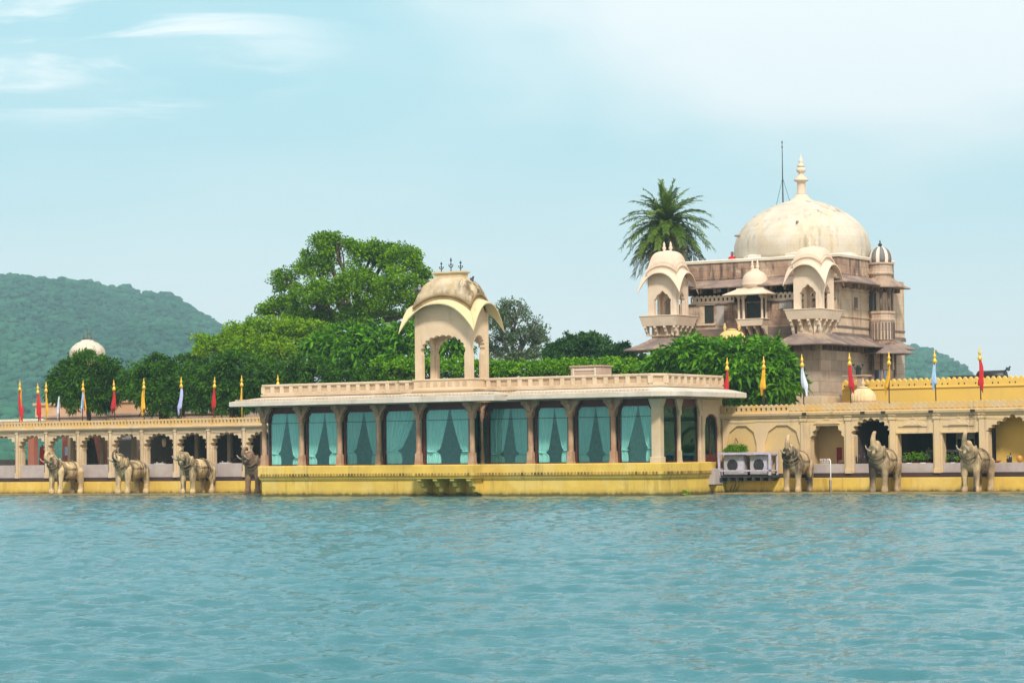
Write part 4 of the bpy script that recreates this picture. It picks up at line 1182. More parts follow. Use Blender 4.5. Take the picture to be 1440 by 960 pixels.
# rooms behind
def room(p0, p1, depth, mat, z0=0.8, z1=None):
    a, c = X(p0), X(p1); b = MB(); z1 = z1 or y_pb-0.2
    b.box(a, c, VA+depth, VA+depth+0.2, z0, z1); b.box(a-0.1, a+0.1, VA+TH, VA+depth+0.1, z0, z1-0.002); b.box(c-0.1, c+0.1, VA+TH, VA+depth+0.1, z0, z1-0.004)
    return mk(ar, b, 'back_wall', mat)
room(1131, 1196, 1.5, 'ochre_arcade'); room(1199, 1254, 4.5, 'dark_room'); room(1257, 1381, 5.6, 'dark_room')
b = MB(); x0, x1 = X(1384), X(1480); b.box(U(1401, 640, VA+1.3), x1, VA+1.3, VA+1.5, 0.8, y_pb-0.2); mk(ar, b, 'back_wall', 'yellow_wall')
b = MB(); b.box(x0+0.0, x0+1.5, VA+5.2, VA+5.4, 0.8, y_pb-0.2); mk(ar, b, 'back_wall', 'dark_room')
b = MB(); b.box(X(1266), X(1380), VA+3.4, VA+3.46, Z(1290, 636, VA+3.4), Z(1290, 632.5, VA+3.4))
for p in (1278, 1303, 1330, 1356): b.box(X(p)+1.2, X(p)+1.26, VA+3.41, VA+3.45, Z(1290, 655, VA+3.4), Z(1290, 609, VA+3.4))
b.box(X(1278)+1.26, X(1303)+1.2, VA+3.42, VA+3.44, Z(1290, 618, VA+3.4), Z(1290, 608, VA+3.4)); b.box(X(1330)+1.26, X(1356)+1.2, VA+3.42, VA+3.44, Z(1290, 618, VA+3.4), Z(1290, 608, VA+3.4))
mk(ar, b, 'blind_rail', 'white_trim', 0.005)
b = MB(); x = X(1238); b.box(x+0.2, x+0.45, VA+4.3, VA+4.4, 0.8, 4.0); b.box(x-0.4, x-0.2, VA+4.3, VA+4.4, 0.8, 4.0); mk(ar, b, 'drape', 'maroon', 0.02)

# ================================================================== YELLOW WALL, SMALL DOMES, BACKGROUND BUILDINGS
VW = 135.0
x0 = U(1184, 545, VW); x1 = U(1640, 545, VW)
wz0, wz1 = 0.8, Z(1300, 530.5, VW)
yw = empty('garden_wall', ((x0+x1)/2, VW, 0), 0, 'high plain yellow wall with scalloped top behind the right arcade', 'wall')
b = MB(); b.box(x0, x1, VW, VW+0.35, wz0, wz1-0.30)
b.sweep([(x0, VW), (x1, VW)], [(0.0, wz1-0.62), (0.06, wz1-0.60), (0.06, wz1-0.54), (0.0, wz1-0.52)])
mk(yw, b, 'wall', 'yellow_wall')
b = MB(); n = int((x1-x0)/0.33); zz = wz1-0.32
for i in range(n):
    c_ = x0+(i+0.5)*(x1-x0)/n; b.prism([(c_-0.165, zz), (c_-0.165, zz+0.10), (c_-0.09, zz+0.19), (c_, zz+0.30), (c_+0.09, zz+0.19), (c_+0.165, zz+0.10), (c_+0.165, zz)], VW+0.01, VW+0.30)
mk(yw, b, 'scalloped_coping', 'yellow_wall')
b = MB()
for i in range(int(n*1.0)):
    c_ = x0+(i+0.5)*(x1-x0)/n*1.0
    if i % 3 != 2: b.box(c_-0.035, c_+0.035, VW-0.006, VW+0.01, wz1-0.44, wz1-0.34)
mk(yw, b, 'slot', 'metal_dark')

def ribbed_dome(name, x, y, z, r, h, mat, label, drum=0.0, zbase=None, nf=1, slab=None, ribs=22):
    e = empty(name, (x, y, z), 0, label, 'dome')
    b = MB(); pr = []
    for i in range(11):
        t = i/10*math.pi/2*0.95; pr.append((r*math.cos(t)**0.85*(1+0.10*math.sin(2*t)), h*math.sin(t)))
    b.lathe(0, 0, pr, 132, True, 0, ribs, 0.07); b.build('dome', M[mat], e)
    b = MB(); b.lathe(0, 0, [(r*0.30, h*0.93), (r*0.42, h*0.99), (r*0.38, h*1.06), (r*0.16, h*1.10)], 20)
    if nf == 1: b.lathe(0, 0, [(a*r*1.1, h*1.08+c*r*1.1) for a, c in [(0.12, 0), (0.07, .08), (0.16, .2), (.16, .28), (.06, .36), (.1, .44), (.03, .55), (.01, .68)]], 12)
    else:
        for s_ in (-1, 1): b.lathe(s_*r*0.62, 0, [(a*r, h*0.90+c*r) for a, c in [(0.13, 0), (0.07, .1), (0.13, .22), (.12, .36), (.06, .44), (.09, .52), (.02, .62)]], 12)
    b.build('finial', M[mat], e)
    b = MB(); s_ = slab or r*1.15
    if zbase is None: b.box(-s_, s_, -s_*0.9, s_*0.9, -0.14, 0)
    else:
        b.lathe(0, 0, [(r*1.02, -0.35), (r*1.12, -0.30), (r*1.12, -0.12), (r*1.0, 0.0)], 24)
        b.lathe(0, 0, [(r*1.5, -0.72), (r*1.5, -0.66), (r*0.95, -0.34)], 8, False, math.pi/8)
        for k in range(8):
            a_ = k*math.pi/4+math.pi/8; b.tube([(r*0.9*math.cos(a_), r*0.9*math.sin(a_), zbase-z), (r*0.9*math.cos(a_), r*0.9*math.sin(a_), -0.6)], 0.09, 8)
        b.lathe(0, 0, [(r*1.15, zbase-z-0.6), (r*1.15, zbase-z)], 8, False, math.pi/8)
    b.build('base', M[mat if zbase else 'pink_roof'], e)
    return e
vd = 126.0; xx = U(1214, 560, vd)
ribbed_dome('rooftop_dome', xx, vd, Z(1214, 565.5, vd), 0.66, 0.78, 'ribbed', 'small cream ribbed dome in front of the yellow wall, beside the red flag', slab=1.15)
b = MB(); b.box(xx-1.9, xx+1.2, vd-0.9, vd+0.9, y_pb-0.1, Z(1214, 565.5, vd)-0.14); tag(b.build('roof_slab', M['parapet_cream']), 'low cream roof plinth under the small ribbed dome', 'plinth')
vd = 130.2; xx = U(1029.5, 480, vd)
e = ribbed_dome('garden_kiosk', xx, vd, Z(1029.5, 480, vd), 0.74, 0.66, 'ribbed_yellow', 'yellow ribbed garden dome with two finials rising behind the leafy tree by the tower', zbase=5.8, nf=2)
b = MB(); b.box(-1.2, 1.2, -1.0, 1.0, 0.8-e.location.z, 5.3-e.location.z); b.build('wall', M['pink_roof'], e)
# plain dome far left above the clipped trees
vd = 150.0; xx = U(123, 500, vd); e = empty('domed_building', (xx, vd, 0.8), 0, 'distant pale round dome with three thin finials above the clipped trees at far left', 'dome')
zz = Z(123, 497, vd)-0.8; rr_ = 1.36
b = MB(); b.lathe(0, 0, [(rr_*0.98, zz-0.4), (rr_*1.02, zz-0.1), (rr_*0.99, zz+0.25), (rr_*0.85, zz+0.55), (rr_*0.62, zz+0.80), (rr_*0.36, zz+0.95), (rr_*0.36, zz+1.02), (rr_*0.2, zz+1.06)], 28); b.build('dome', M['dome'], e)
for dx in (-0.36, 0, 0.36):
    b = MB(); hh = 0.5 if dx else 0.72
    b.lathe(dx, 0, [(0.10, zz+0.95), (0.055, zz+1.1), (0.11, zz+1.18), (0.05, zz+1.28), (0.03, zz+1.12+hh)], 8); b.build('finial', M['bark_grey'], e)
b = MB(); b.lathe(0, 0, [(1.25, 0), (1.25, zz-0.38)], 12, False); b.build('wall', M['peach'], e)
# low buildings behind the left arcade
vb_ = 131.0
lb = empty('courtyard_building', (U(150, 600, vb_), vb_, 0.8), 0, 'low peach and pinkish courtyard building behind the clipped trees and left arcade', 'building')
zq = Z(100, 583, vb_)
def lbx(p0, p1, z0, z1, dv, mat, name, dep=4.0):
    b = MB(); b.box(U(p0, 580, vb_), U(p1, 580, vb_), vb_+dv, vb_+dv+dep, z0, z1); b.box(U(p0, 580, vb_)-0.12, U(p1, 580, vb_)+0.12, vb_+dv-0.12, vb_+dv+0.4, z1-0.12, z1+0.05)
    mk(lb, b, name, mat, 0.02)
lbx(150, 336, 0.8, zq, 0.0, 'pink_roof', 'wall')
lbx(60, 150, z_pb, zq-0.05, 0.3, 'pink_roof', 'wall')
lbx(-30, 60, z_pb-0.1, Z(30, 590, vb_), 0.4, 'white_trim', 'roof', 3)
lbx(38, 92, zq-0.1, Z(66, 567, vb_), 0.8, 'peach', 'upper_storey', 2.5)
lbx(150, 186, zq-0.1, Z(168, 563, vb_), 0.8, 'peach', 'upper_storey', 2.5)
b = MB(); b.box(U(44, 640, vb_), U(52, 640, vb_), vb_-0.3, vb_+0.1, 0.8, z_pb); b.box(U(86, 640, vb_), U(112, 640, vb_), vb_+0.1, vb_+0.3, 0.8, z_pb); b.box(U(118, 640, vb_), U(150, 640, vb_), vb_+0.1, vb_+0.3, 0.8, z_pb)
mk(lb, b, 'terracotta_wall', 'terracotta')
b = MB(); b.box(U(91, 640, vb_), U(96, 640, vb_), vb_+0.02, vb_+0.09, Z(93, 640, vb_), Z(93, 628, vb_)); b.box(U(126, 640, vb_), U(131, 640, vb_), vb_+0.02, vb_+0.09, 1.2, Z(93, 628, vb_)); mk(lb, b, 'window', 'cloth_blue')
b = MB(); b.box(U(100, 640, vb_), U(104, 640, vb_), vb_-0.35, vb_, 0.8, z_pb); b.box(U(122.5, 640, vb_), U(124, 640, vb_), vb_-0.3, vb_, 0.8, z_pb); mk(lb, b, 'column', 'cream_arcade', 0.01)
b = MB(); b.box(U(-40, 660, 127), U(36, 660, 127), 127.0, 127.2, 0.8, Z(10, 646, 127)); tag(b.build('garden_wall', M['grey_wall']), 'low grey wall seen through the leftmost arches', 'wall')

# ================================================================== TOWER
VT = 133.0
tu1 = U(1154.5, 520, VT)           # right face
tu0 = U(914.5, 505, VT)            # left face
tw = empty('palace_tower', ((tu0+tu1)/2, 139, 0.8), 0, 'tall weathered brown stone palace tower with large pale dome and white corner kiosks', 'tower')
def tb(mb, name, mat, bevel=0.0, par=None): return mk(tw, mb, name, mat, bevel, par)
VTW = 135.2; VBK = 145.0; ov_side = side(1222, 430, tu1)[0]
zE = Z(1135, 484.5, 132.0)         # lower eave edge
zE1 = Z(1150, 470, VT)
nb0 = U(1117, 520, VT); lb1 = U(958, 505, VT)
b = MB(); b.box(nb0, tu1, VT, VT+2.6, 0.8, zE+0.35); b.box(tu1-1.0, tu1-0.02, VT+2.6, VBK, 0.8, zE+0.34)
tb(b, 'corner_block', 'tower_low')
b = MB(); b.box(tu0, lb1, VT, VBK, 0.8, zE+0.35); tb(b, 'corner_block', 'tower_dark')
b = MB(); b.box(lb1-0.1, nb0+0.1, VTW+0.4, VBK-0.1, 0.8, zE+0.6); tb(b, 'lower_wall', 'tower_low')
b = MB(); b.box(nb0-0.25, tu1+0.12, VT-0.12, VT+2.6, y_pb, Z(1150, 557, VT)); tb(b, 'footing', 'cream_arcade', 0.02)
# lower eave following the blocks
ep = [(tu0-0.02, VBK-0.5), (tu0-0.02, VT), (lb1, VT), (lb1, VTW), (nb0, VTW), (nb0, VT), (tu1, VT), (tu1, VBK-1.0)]
b = MB(); b.sweep(ep, [(-0.05, zE+0.02), (1.05, zE-0.02), (1.15, zE), (1.15, zE+0.07), (0.5, zE+0.36), (-0.05, zE+0.72)])
tb(b, 'eave', 'tower_eave', 0.01)
b = MB()
for (a, c) in list(zip(ep[:-1], ep[1:]))[1:]:
    a, c = Vector(a), Vector(c); d = (c-a).normalized(); nrm = Vector((d.y, -d.x))
    L = (c-a).length; n = max(1, int(L/0.6))
    for i in range(n):
        b = MB(); m_ = a+d*((i+0.5)*L/n); q = [m_-d*.07-nrm*.05, m_+d*.07-nrm*.05, m_+d*.07+nrm*.32, m_-d*.07+nrm*.32]
        b.prism([(t.x, t.y) for t in q], zE-0.28, zE+0.0, 'z'); tb(b, 'eave_bracket', 'tower_dark')
# balustrade between the corner blocks under the eave
zz = Z(1100, 500, VTW); b = MB(); xx0 = U(1060, 500, VTW); n = 12
b.box(xx0, nb0-0.02, VTW+0.2, VTW+0.3, zz, zz+0.07); b.box(xx0, nb0-0.02, VTW+0.2, VTW+0.3, zz+0.40, zz+0.48)
for i in range(n): c_ = xx0+(nb0-xx0)*(i+0.5)/n; b.box(c_-0.04, c_+0.04, VTW+0.21, VTW+0.29, zz+0.07, zz+0.55)
tb(b, 'balustrade', 'tower_low')
# middle storey
zM0 = zE+0.55; zM1 = Z(1100, 422, VTW)
b = MB()
b.box(tu0+0.6, tu1-0.02, VTW, VBK, zM0, zM1)
tb(b, 'front_wall', 'tower_brown')
zR1 = Z(1200, 392, 136)
b = MB(); b.box(tu1-0.6, tu1, VTW-0.02, VBK+0.02, zM0, zR1+0.3); tb(b, 'side_wall', 'tower_pale')
b = MB(); 
b.sweep([(tu0+0.55, VTW), (tu1+0.0, VTW), (tu1+0.0, VBK)], [(0, zM0), (0.10, zM0), (0.10, zM0+0.14), (0.04, zM0+0.24), (0.0, zM0+0.26)])
zz = Z(1100, 471, VTW); b.sweep([(tu0+0.55, VTW), (tu1, VTW), (tu1, VBK)], [(0, zz-0.10), (0.07, zz-0.08), (0.09, zz), (0.03, zz+0.05), (0, zz+0.06)])
zz = Z(1100, 463, VTW); b.sweep([(tu1, VTW), (tu1, VBK)], [(0, zz+0.02), (0.06, zz+0.03), (0.06, zz+0.12), (0, zz+0.14)])
b.sweep([(tu0+0.55, VTW), (tu1, VTW)], [(0, zM1-0.12), (0.10, zM1-0.08), (0.10, zM1), (0, zM1+0.01)])
tb(b, 'moulding', 'tower_dark', 0.01)
b = MB(); zz = Z(1100, 459, VTW); b.box(tu0+1.2, tu1-0.62, VTW-0.03, VTW-0.001, zM0+0.28, zz); tb(b, 'dark_wall_strip', 'tower_dark')  # thin darker strip low on the front wall
b = MB(); xx0, xx1 = U(977, 440, VTW), U(1003.5, 440, VTW)
zz0, zz1 = Z(990, 455, VTW), Z(990, 430, VTW)
xd0 = U(991, 440, VTW); b.box(xd0, xx1, VTW-0.012, VTW-0.004, zz0, zz1); tb(b, 'doorway', 'metal_dark')
b = MB(); b.box(xd0-0.34, xd0, VTW-0.04, VTW-0.002, zz0, zz1+0.02); b.box(xd0-0.5, xx1+0.15, VTW-0.10, VTW-0.002, zz1+0.02, zz1+0.10); b.box(xd0-0.5, xx1+0.15, VTW-0.09, VTW-0.002, zz0-0.12, zz0-0.01); tb(b, 'door_frame', 'tower_pale', 0.01)
b = MB(); b.box(U(1008, 440, VTW), U(1018, 440, VTW), VTW-0.02, VTW-0.002, Z(1010, 458, VTW), Z(1010, 428, VTW)); tb(b, 'plaster_repair', 'grey_wall', 0.005)
b = MB(); b.box(U(1096, 440, VTW), U(1114, 440, VTW), VTW-0.025, VTW-0.002, Z(1100, 434, VTW), Z(1100, 424, VTW)); tb(b, 'plaster_repair', 'grey_wall', 0.005)
# small openwork parapet of the gallery
b = MB(); zz = zM1; crenel(b, U(971, 420, VTW), U(1032, 418, VTW), VTW+0.05, zz, zz+0.47, 0.30, 0.10, (0.30, 0.66), 0.42); crenel(b, U(1076, 418, VTW), tu1-0.5, VTW+0.05, zz, zz+0.47, 0.30, 0.10, (0.30, 0.66), 0.42)
tb(b, 'gallery_parapet', 'kiosk_white')
zD0 = Z(1100, 402, VTW)
b = MB(); b.box(tu0+0.9, tu1-0.6, VTW+1.6, VBK-0.3, zM1, zD0+0.6); tb(b, 'gallery_wall', 'dark_room')
# upper eave and drum
zU = Z(1100, 401, 134.6); VD = 135.6
du0, du1 = U(962, 372, VD), tu1+0.05
zDt = Z(1185, 355.5, VD); zDm = Z(1185, 380, VD)
b = MB(); ep2 = [(du0, VBK-1.5), (du0, VD), (du1, VD), (du1, VBK-1.5)]
b.sweep(ep2, [(-0.3, zU+0.05), (0.95, zU-0.0), (1.05, zU+0.02), (1.05, zU+0.08), (0.4, zU+0.36), (-0.3, zU+0.72)])
tb(b, 'upper_eave', 'tower_eave', 0.01)
for (a, c) in zip(ep2[:-1], ep2[1:]):
    a, c = Vector(a), Vector(c); d = (c-a).normalized(); nrm = Vector((d.y, -d.x)); L = (c-a).length; n = max(1, int(L/0.9))
    for i in range(n):
        b = MB(); m_ = a+d*((i+0.5)*L/n); q = [m_-d*.07-nrm*.1, m_+d*.07-nrm*.1, m_+d*.07+nrm*.55, m_-d*.07+nrm*.55]
        b.prism([(t.x, t.y) for t in q], zU-0.22, zU+0.03, 'z'); tb(b, 'eave_bracket', 'tower_brown')
for yy in (446, 412): 
    b = MB(); zz = side(1203, yy, tu1)[1]; b.sweep([(tu1, VTW+0.1), (tu1, ov_side)], [(0, zz-0.05), (0.05, zz-0.04), (0.06, zz+0.03), (0, zz+0.05)]); tb(b, 'string_course', 'tower_pale')
b = MB()
b.sweep(ep2, [(-0.5, zU+0.3), (-0.10, zU+0.3), (-0.10, zDm-0.28), (0.02, zDm-0.2), (0.04, zDm-0.10), (-0.02, zDm-0.06), (-0.02, zDt-0.2), (-0.5, zDt-0.2)])
tb(b, 'drum', 'tower_brown', 0.01)
b = MB()
b.sweep(ep2, [(-0.6, zDt-0.198), (0.06, zDt-0.198), (0.09, zDt-0.05), (0.02, zDt), (-0.6, zDt+0.05)])
b.box(du0+0.5, du1-0.5, VD+0.5, VBK-1.6, zDt-0.6, zDt-0.1)
tb(b, 'drum_coping', 'white_trim', 0.01)
# great dome
dcu, dcv = U(1128, 340, 139.6), 139.6
zd = Z(1128, 362, 139.6); rd = 96/scl(1128, 139.6); hd = Z(1128, 283, 139.6)-zd
pr = [(0.99, -0.12), (0.99, 0.0), (1.0, 0.10), (0.995, 0.22), (0.96, 0.36), (0.90, 0.49), (0.82, 0.61), (0.70, 0.73), (0.56, 0.84), (0.41, 0.92), (0.28, 0.975), (0.2, 1.0), (0.05, 1.01)]
b = MB(); b.lathe(dcu, dcv, [(a*rd, zd+c*hd) for a, c in pr], 72); dome = tb(b, 'dome', 'dome')
b = MB(); b.lathe(dcu, dcv, [(rd*1.05, zDt-0.1), (rd*1.05, zd-0.05), (rd*1.0, zd+0.02)], 8, False, math.pi/8); tb(b, 'dome_base', 'white_trim', 0.01)
zn = zd+hd; s_ = rd/4.1
b = MB(); b.lathe(dcu, dcv, [(1.0*s_, zn-0.17), (1.02*s_, zn-0.10), (0.75*s_, zn-0.02), (0.50*s_, zn+0.18), (0.38*s_, zn+0.32), (0.32*s_, zn+0.40)], 32)
tb(b, 'dome_collar', 'kiosk_white', 0, dome)
b = MB(); z = zn+0.38
pr = [(0.30, 0), (0.27, 0.10), (0.24, 0.75), (0.27, 0.80), (0.43, 0.86), (0.45, 0.93), (0.38, 0.99), (0.34, 1.04), (0.22, 1.16), (0.14, 1.26), (0.15, 1.34), (0.26, 1.44), (0.29, 1.54), (0.24, 1.66), (0.14, 1.72), (0.24, 1.76), (0.25, 1.80), (0.12, 1.86), (0.11, 2.0), (0.15, 2.08), (0.10, 2.18), (0.04, 2.32), (0.01, 2.48)]
b.lathe(dcu, dcv, [(a*s_, z+c*0.98) for a, c in pr], 20); tb(b, 'finial', 'kiosk_white', 0, dome)
# stone steps / pegs that stick out of the dome
for (px_, py_, L) in ((1042, 308, .3), (1053, 306, .45), (1080, 292, .55), (1156, 317, .18), (1068, 336, .25), (1040, 321, .25)):
    x = U(px_, py_, dcv); zz = Z(px_, py_, dcv)
    hh_ = min(1, max(0, (zz-zd)/hd)); r_ = rd*np.interp(hh_, [0, .22, .36, .5, .63, .74, .835, .91, 1], [1, 1, .975, .925, .84, .72, .58, .43, .05])
    dx = max(-r_, min(r_, x-dcu)); dy = -math.sqrt(max(0, r_*r_-dx*dx))
    b = MB(); dirv = Vector((dx, dy, 0)).normalized(); p_ = Vector((dcu+dx, dcv+dy, zz))
    b.tube([p_-dirv*0.1, p_+dirv*L], [0.09, 0.05], 6); tb(b, 'stone_peg', 'tower_brown', 0, dome)
# lightning mast with two stays
mx_ = U(1101, 280, dcv-0.4); mz = Z(1101, 285, dcv-0.4); mt = Z(1099, 199, dcv-0.4)
b = MB(); b.tube([(mx_, dcv-0.4, mz-0.6), (mx_, dcv-0.4, mt)], [0.045, 0.02], 6); b.sphere((mx_, dcv-0.4, mt-0.35), (0.05, 0.05, 0.05)); b.lathe(mx_, dcv-0.4, [(0.01, mt-0.15), (0.05, mt-0.08), (0.01, mt+0.05)], 6)
for dx in (-0.55, 0.55): b.tube([(mx_, dcv-0.4, mz+1.5), (mx_+dx, dcv-0.4, mz-0.4-(0.1 if dx < 0 else -0.15))], 0.012, 4)
tb(b, 'lightning_mast', 'metal_dark', 0)

# corner kiosks on bracketed balconies
def corner_kiosk(px_l, px_c, px_r, by0, by1, kl, kc_, kr, ybase, yspring, yapex, ycorner, ycrown, ytop, lab=None, yblk=(470, 460)):
    vb = VT-0.55
    xc = U(px_c, by0, vb); xl = U(px_l, by0, vb); yr = side(px_r, by0, xc)[0]
    zt_, zb_ = Z(px_c, by0, vb), Z(px_c, by1, vb)
    b = MB(); cx_, cy_ = (xl+xc)/2, (vb+yr)/2; wx, wy = xc-xl, yr-vb
    b.frustum(cx_, cy_, zb_, zt_, wx-0.30, wy-0.30, wx, wy)
    b.box(xl-0.03, xc+0.03, vb-0.03, yr+0.03, zt_, zt_+0.05)
    bal = tb(b, 'balcony', 'kiosk_white', 0.015)
    b = MB(); zk = Z(px_c, yblk[0], vb)
    b.box(xl+0.55, xc-0.55, vb+0.55, yr-0.2, zE+0.3, zb_); b.box(xl+0.45, xc-0.45, vb+0.45, yr-0.2, zk-0.05, zk+0.06)
    tb(b, 'corbel_block', 'tower_pale', 0.01)
    nb = 4
    for i in range(nb):
        x = xl+0.30+(wx-0.6)*i/(nb-1)
        b = MB(); q = [(vb+0.6, zk+0.05), (vb+0.6, zb_), (vb+0.14, zb_), (vb+0.14, zb_-0.10), (vb+0.24, zb_-0.16), (vb+0.28, zb_-0.32), (vb+0.42, zb_-0.4), (vb+0.46, zb_-0.6)]
        b.prism(q, x-0.075, x+0.075, 'x'); tb(b, 'bracket', 'kiosk_white', 0.01, None)
        y = vb+0.45+(wy-0.8)*i/(nb-1)
        b = MB(); q = [(xc-0.6, zk+0.05), (xc-0.6, zb_), (xc-0.14, zb_), (xc-0.14, zb_-0.10), (xc-0.24, zb_-0.16), (xc-0.28, zb_-0.32), (xc-0.42, zb_-0.4), (xc-0.46, zb_-0.6)]
        b.prism(q, y-0.075, y+0.075, 'y'); tb(b, 'bracket', 'kiosk_white', 0.01, None)
    # kiosk body
    vk = vb+0.36
    kx1_ = U(kc_, 420, vk); kx0_ = U(kl, 420, vk); ky1_ = side(kr, 420, kx1_)[0]
    z1_ = Z(kc_, ycorner, vk); rise_ = Z((kl+kc_)/2, ycrown, vk)-z1_
    zs_, za_ = Z(kl, yspring, vk), Z(kl, yapex, vk)
    k, kt, kcn, w1, w2 = bangla(tw, kx0_, kx1_, vk, ky1_, zt_-0.05, zs_, za_, z1_, rise_, 0.48, 1.00, M['kiosk_white'], M['kiosk_white'], M['kiosk_white'], M['kiosk_white'],
        Z(kc_, ytop, vk), (kx1_-kx0_)*0.58, (ky1_-vk)*0.50, 5, 0.07, name='kiosk', th=0.2, band=0.30, ridge=False, pw=-0.62)
    k.location = -Vector(tw.location)
    b = MB(); b.lathe(kcn[0], kcn[1], [(0.34, kt-0.10), (0.36, kt), (0.30, kt+0.06), (0.22, kt+0.10)], 16); b.build('cap', M['kiosk_white'], k)
    for s2 in (-1, 1):
        b = MB(); b.lathe(kcn[0]+s2*0.22, kcn[1], [(a*0.95, kt+0.06+c*0.80) for a, c in [(0.10, 0), (0.06, .08), (0.12, .2), (.12, .3), (.06, .4), (.09, .48), (.05, .6), (.015, .72)]], 12); b.build('finial', M['kiosk_white'], k)
    return k
corner_kiosk(898.5, 952, 981, 443, 457, 912, 951, 967, 442, 425, 410.5, 388, 379, 351)
corner_kiosk(1102.5, 1153.5, 1185.5, 434, 447.5, 1117, 1155, 1172, 434, 415, 401, 376, 367, 345)

# small middle kiosk of straight lines
vm = VTW-0.75
mx0, mx1 = U(1036, 450, vm), U(1073, 450, vm); cxm = (mx0+mx1)/2; wm = mx1-mx0; cym = vm+wm*0.45
b = MB(); za_, zb_ = Z(1054, 458, vm), Z(1054, 449, vm)
b.frustum(cxm, cym, za_, zb_, wm-0.16, wm*0.9, wm+0.05, wm*0.9+0.1); b.box(mx0-0.06, mx1+0.06, vm-0.08, VTW, zb_, zb_+0.05); tb(b, 'balcony', 'kiosk_white', 0.01)
for i in range(4):
    b = MB(); x = mx0+0.12+(wm-0.24)*i/3; b.prism([(VTW, za_-0.55), (VTW, za_), (vm+0.05, za_), (vm+0.1, za_-0.14), (vm+0.35, za_-0.25), (VTW-0.2, za_-0.5)], x-0.06, x+0.06, 'x'); tb(b, 'bracket', 'kiosk_white', 0.01)
zc0 = Z(1054, 414, vm)
b = MB(); zt_ = Z(1054, 405, vm)
ov = 0.60
b.sweep([(mx0, VTW+0.2), (mx0, vm), (mx1, vm), (mx1, VTW+0.2)], [(-0.2, zc0-0.03), (ov, zc0-0.05), (ov+0.02, zc0), (-0.1, zt_), (-0.2, zt_)])
b.box(mx0, mx1, vm, VTW+0.2, zc0+0.02, zt_+0.02)
mk_ = tb(b, 'kiosk', 'kiosk_white')
for (x, y) in ((mx0+0.10, vm+0.10), (mx1-0.10, vm+0.10), (mx0+0.10, VTW-0.12), (mx1-0.10, VTW-0.12), (mx0+0.42, vm+0.10)):
    b = MB(); b.lathe(x, y, [(0.10, zb_), (0.075, zb_+0.12), (0.065, zc0-0.3), (0.09, zc0-0.2)], 8, False); b.frustum(x, y, zc0-0.22, zc0, 0.16, 0.16, 0.34, 0.34); tb(b, 'column', 'kiosk_white', 0, mk_)
b = MB(); b.box(mx0+0.3, mx1-0.2, VTW-0.02, VTW-0.004, zb_, zc0); tb(b, 'doorway', 'metal_dark')
b = MB(); hd_ = Z(1054, 379, vm)-zt_; rm = wm*0.46
b.lathe(cxm, cym, [(rm*1.02, zt_), (rm*1.02, zt_+0.2), (rm*1.06, zt_+0.24), (rm, zt_+0.28)] + [(rm*math.cos(t)**0.8, zt_+0.28+(hd_-0.28)*math.sin(t)) for t in np.linspace(0.1, 1.35, 9)], 28); tb(b, 'dome', 'kiosk_white', 0, mk_)
b = MB(); z = zt_+hd_; b.lathe(cxm, cym, [(0.30, z-0.1), (0.34, z-0.04), (0.2, z+0.08)], 16)
for s2 in (-1, 1): b.lathe(cxm+s2*0.17, cym, [(a*0.9, z+c*0.85) for a, c in [(0.10, 0), (0.06, .08), (0.12, .2), (.12, .3), (.06, .4), (.09, .48), (.05, .6), (.015, .72)]], 12)
tb(b, 'finial', 'kiosk_white', 0, mk_)

# right oriel: eight-sided bay on the side face
ou = tu1+0.55; ov_ = side(1239, 430, ou)[0]; So = FPX/((-ou*math.sin(YAW)+ov_*math.cos(YAW)))
def oz(py): 
    d = ray(1240, py); t = ov_/d.y; return CAM_H+d.z*t
def orad(wpx): return wpx/So
ph = math.pi/8
def omb(prof, mat, name, n=8, sm=False, bev=0.0, par=None):
    b = MB(); b.lathe(ou, ov_, [(orad(a), oz(y)) for a, y in prof], n, sm, ph); return tb(b, name, mat, bev, par)
omb([(18, 520), (18, 497), (20, 486), (15, 487)], 'tower_low', 'oriel_base')
b = MB()
orl = omb([(16, 480), (18.5, 478), (18.5, 452.5), (19.5, 452), (19.5, 449), (18.0, 448), (18.0, 442), (19.5, 441), (19.5, 438), (15, 438)], 'tower_low', 'oriel_balcony')
b = MB()
for i in range(24):
    a_ = i*math.pi/12; r_ = orad(18.2); b.box(ou+r_*math.cos(a_)-0.03, ou+r_*math.cos(a_)+0.03, ov_+r_*math.sin(a_)-0.03, ov_+r_*math.sin(a_)+0.03, oz(477), oz(454))
tb(b, 'baluster', 'tower_dark')
omb([(16, 490), (20, 485), (16, 479)], 'tower_brown', 'oriel_corbel', 16, True)
omb([(18, 487), (44, 498.5), (44, 497), (19, 484)], 'tower_eave', 'eave')
b = MB()
for i in range(8):
    a_ = i*math.pi/4+ph; r_ = orad(15.5); x, y = ou+r_*math.cos(a_), ov_+r_*math.sin(a_)
    b.tube([(x, y, oz(440)), (x, y, oz(409))], 0.075, 8); b.frustum(x, y, oz(413), oz(404), 0.14, 0.14, 0.34, 0.34)
    x, y = ou+r_*1.15*math.cos(a_), ov_+r_*1.15*math.sin(a_); b.tube([(x, y, 0.8), (x, y, oz(498))], 0.10, 8)
tb(b, 'oriel_column', 'tower_dark')
b = MB(); b.box(tu1+0.0, tu1+0.02, ov_-0.5, ov_+0.5, oz(440), oz(410)); tb(b, 'doorway', 'metal_dark')
omb([(14, 405), (33, 405.5), (33.5, 404), (17, 391), (14, 391)], 'tower_eave', 'eave')
omb([(15, 394), (16, 388), (18.5, 386), (18.5, 384), (17, 383), (16.5, 373), (18.5, 372), (18.5, 370), (14, 369)], 'tower_low', 'oriel_drum', 16)
b = MB(); prd = [(15.5, 370), (16.2, 364), (15.2, 358), (12.5, 352.5), (8, 348.5), (3, 347)]
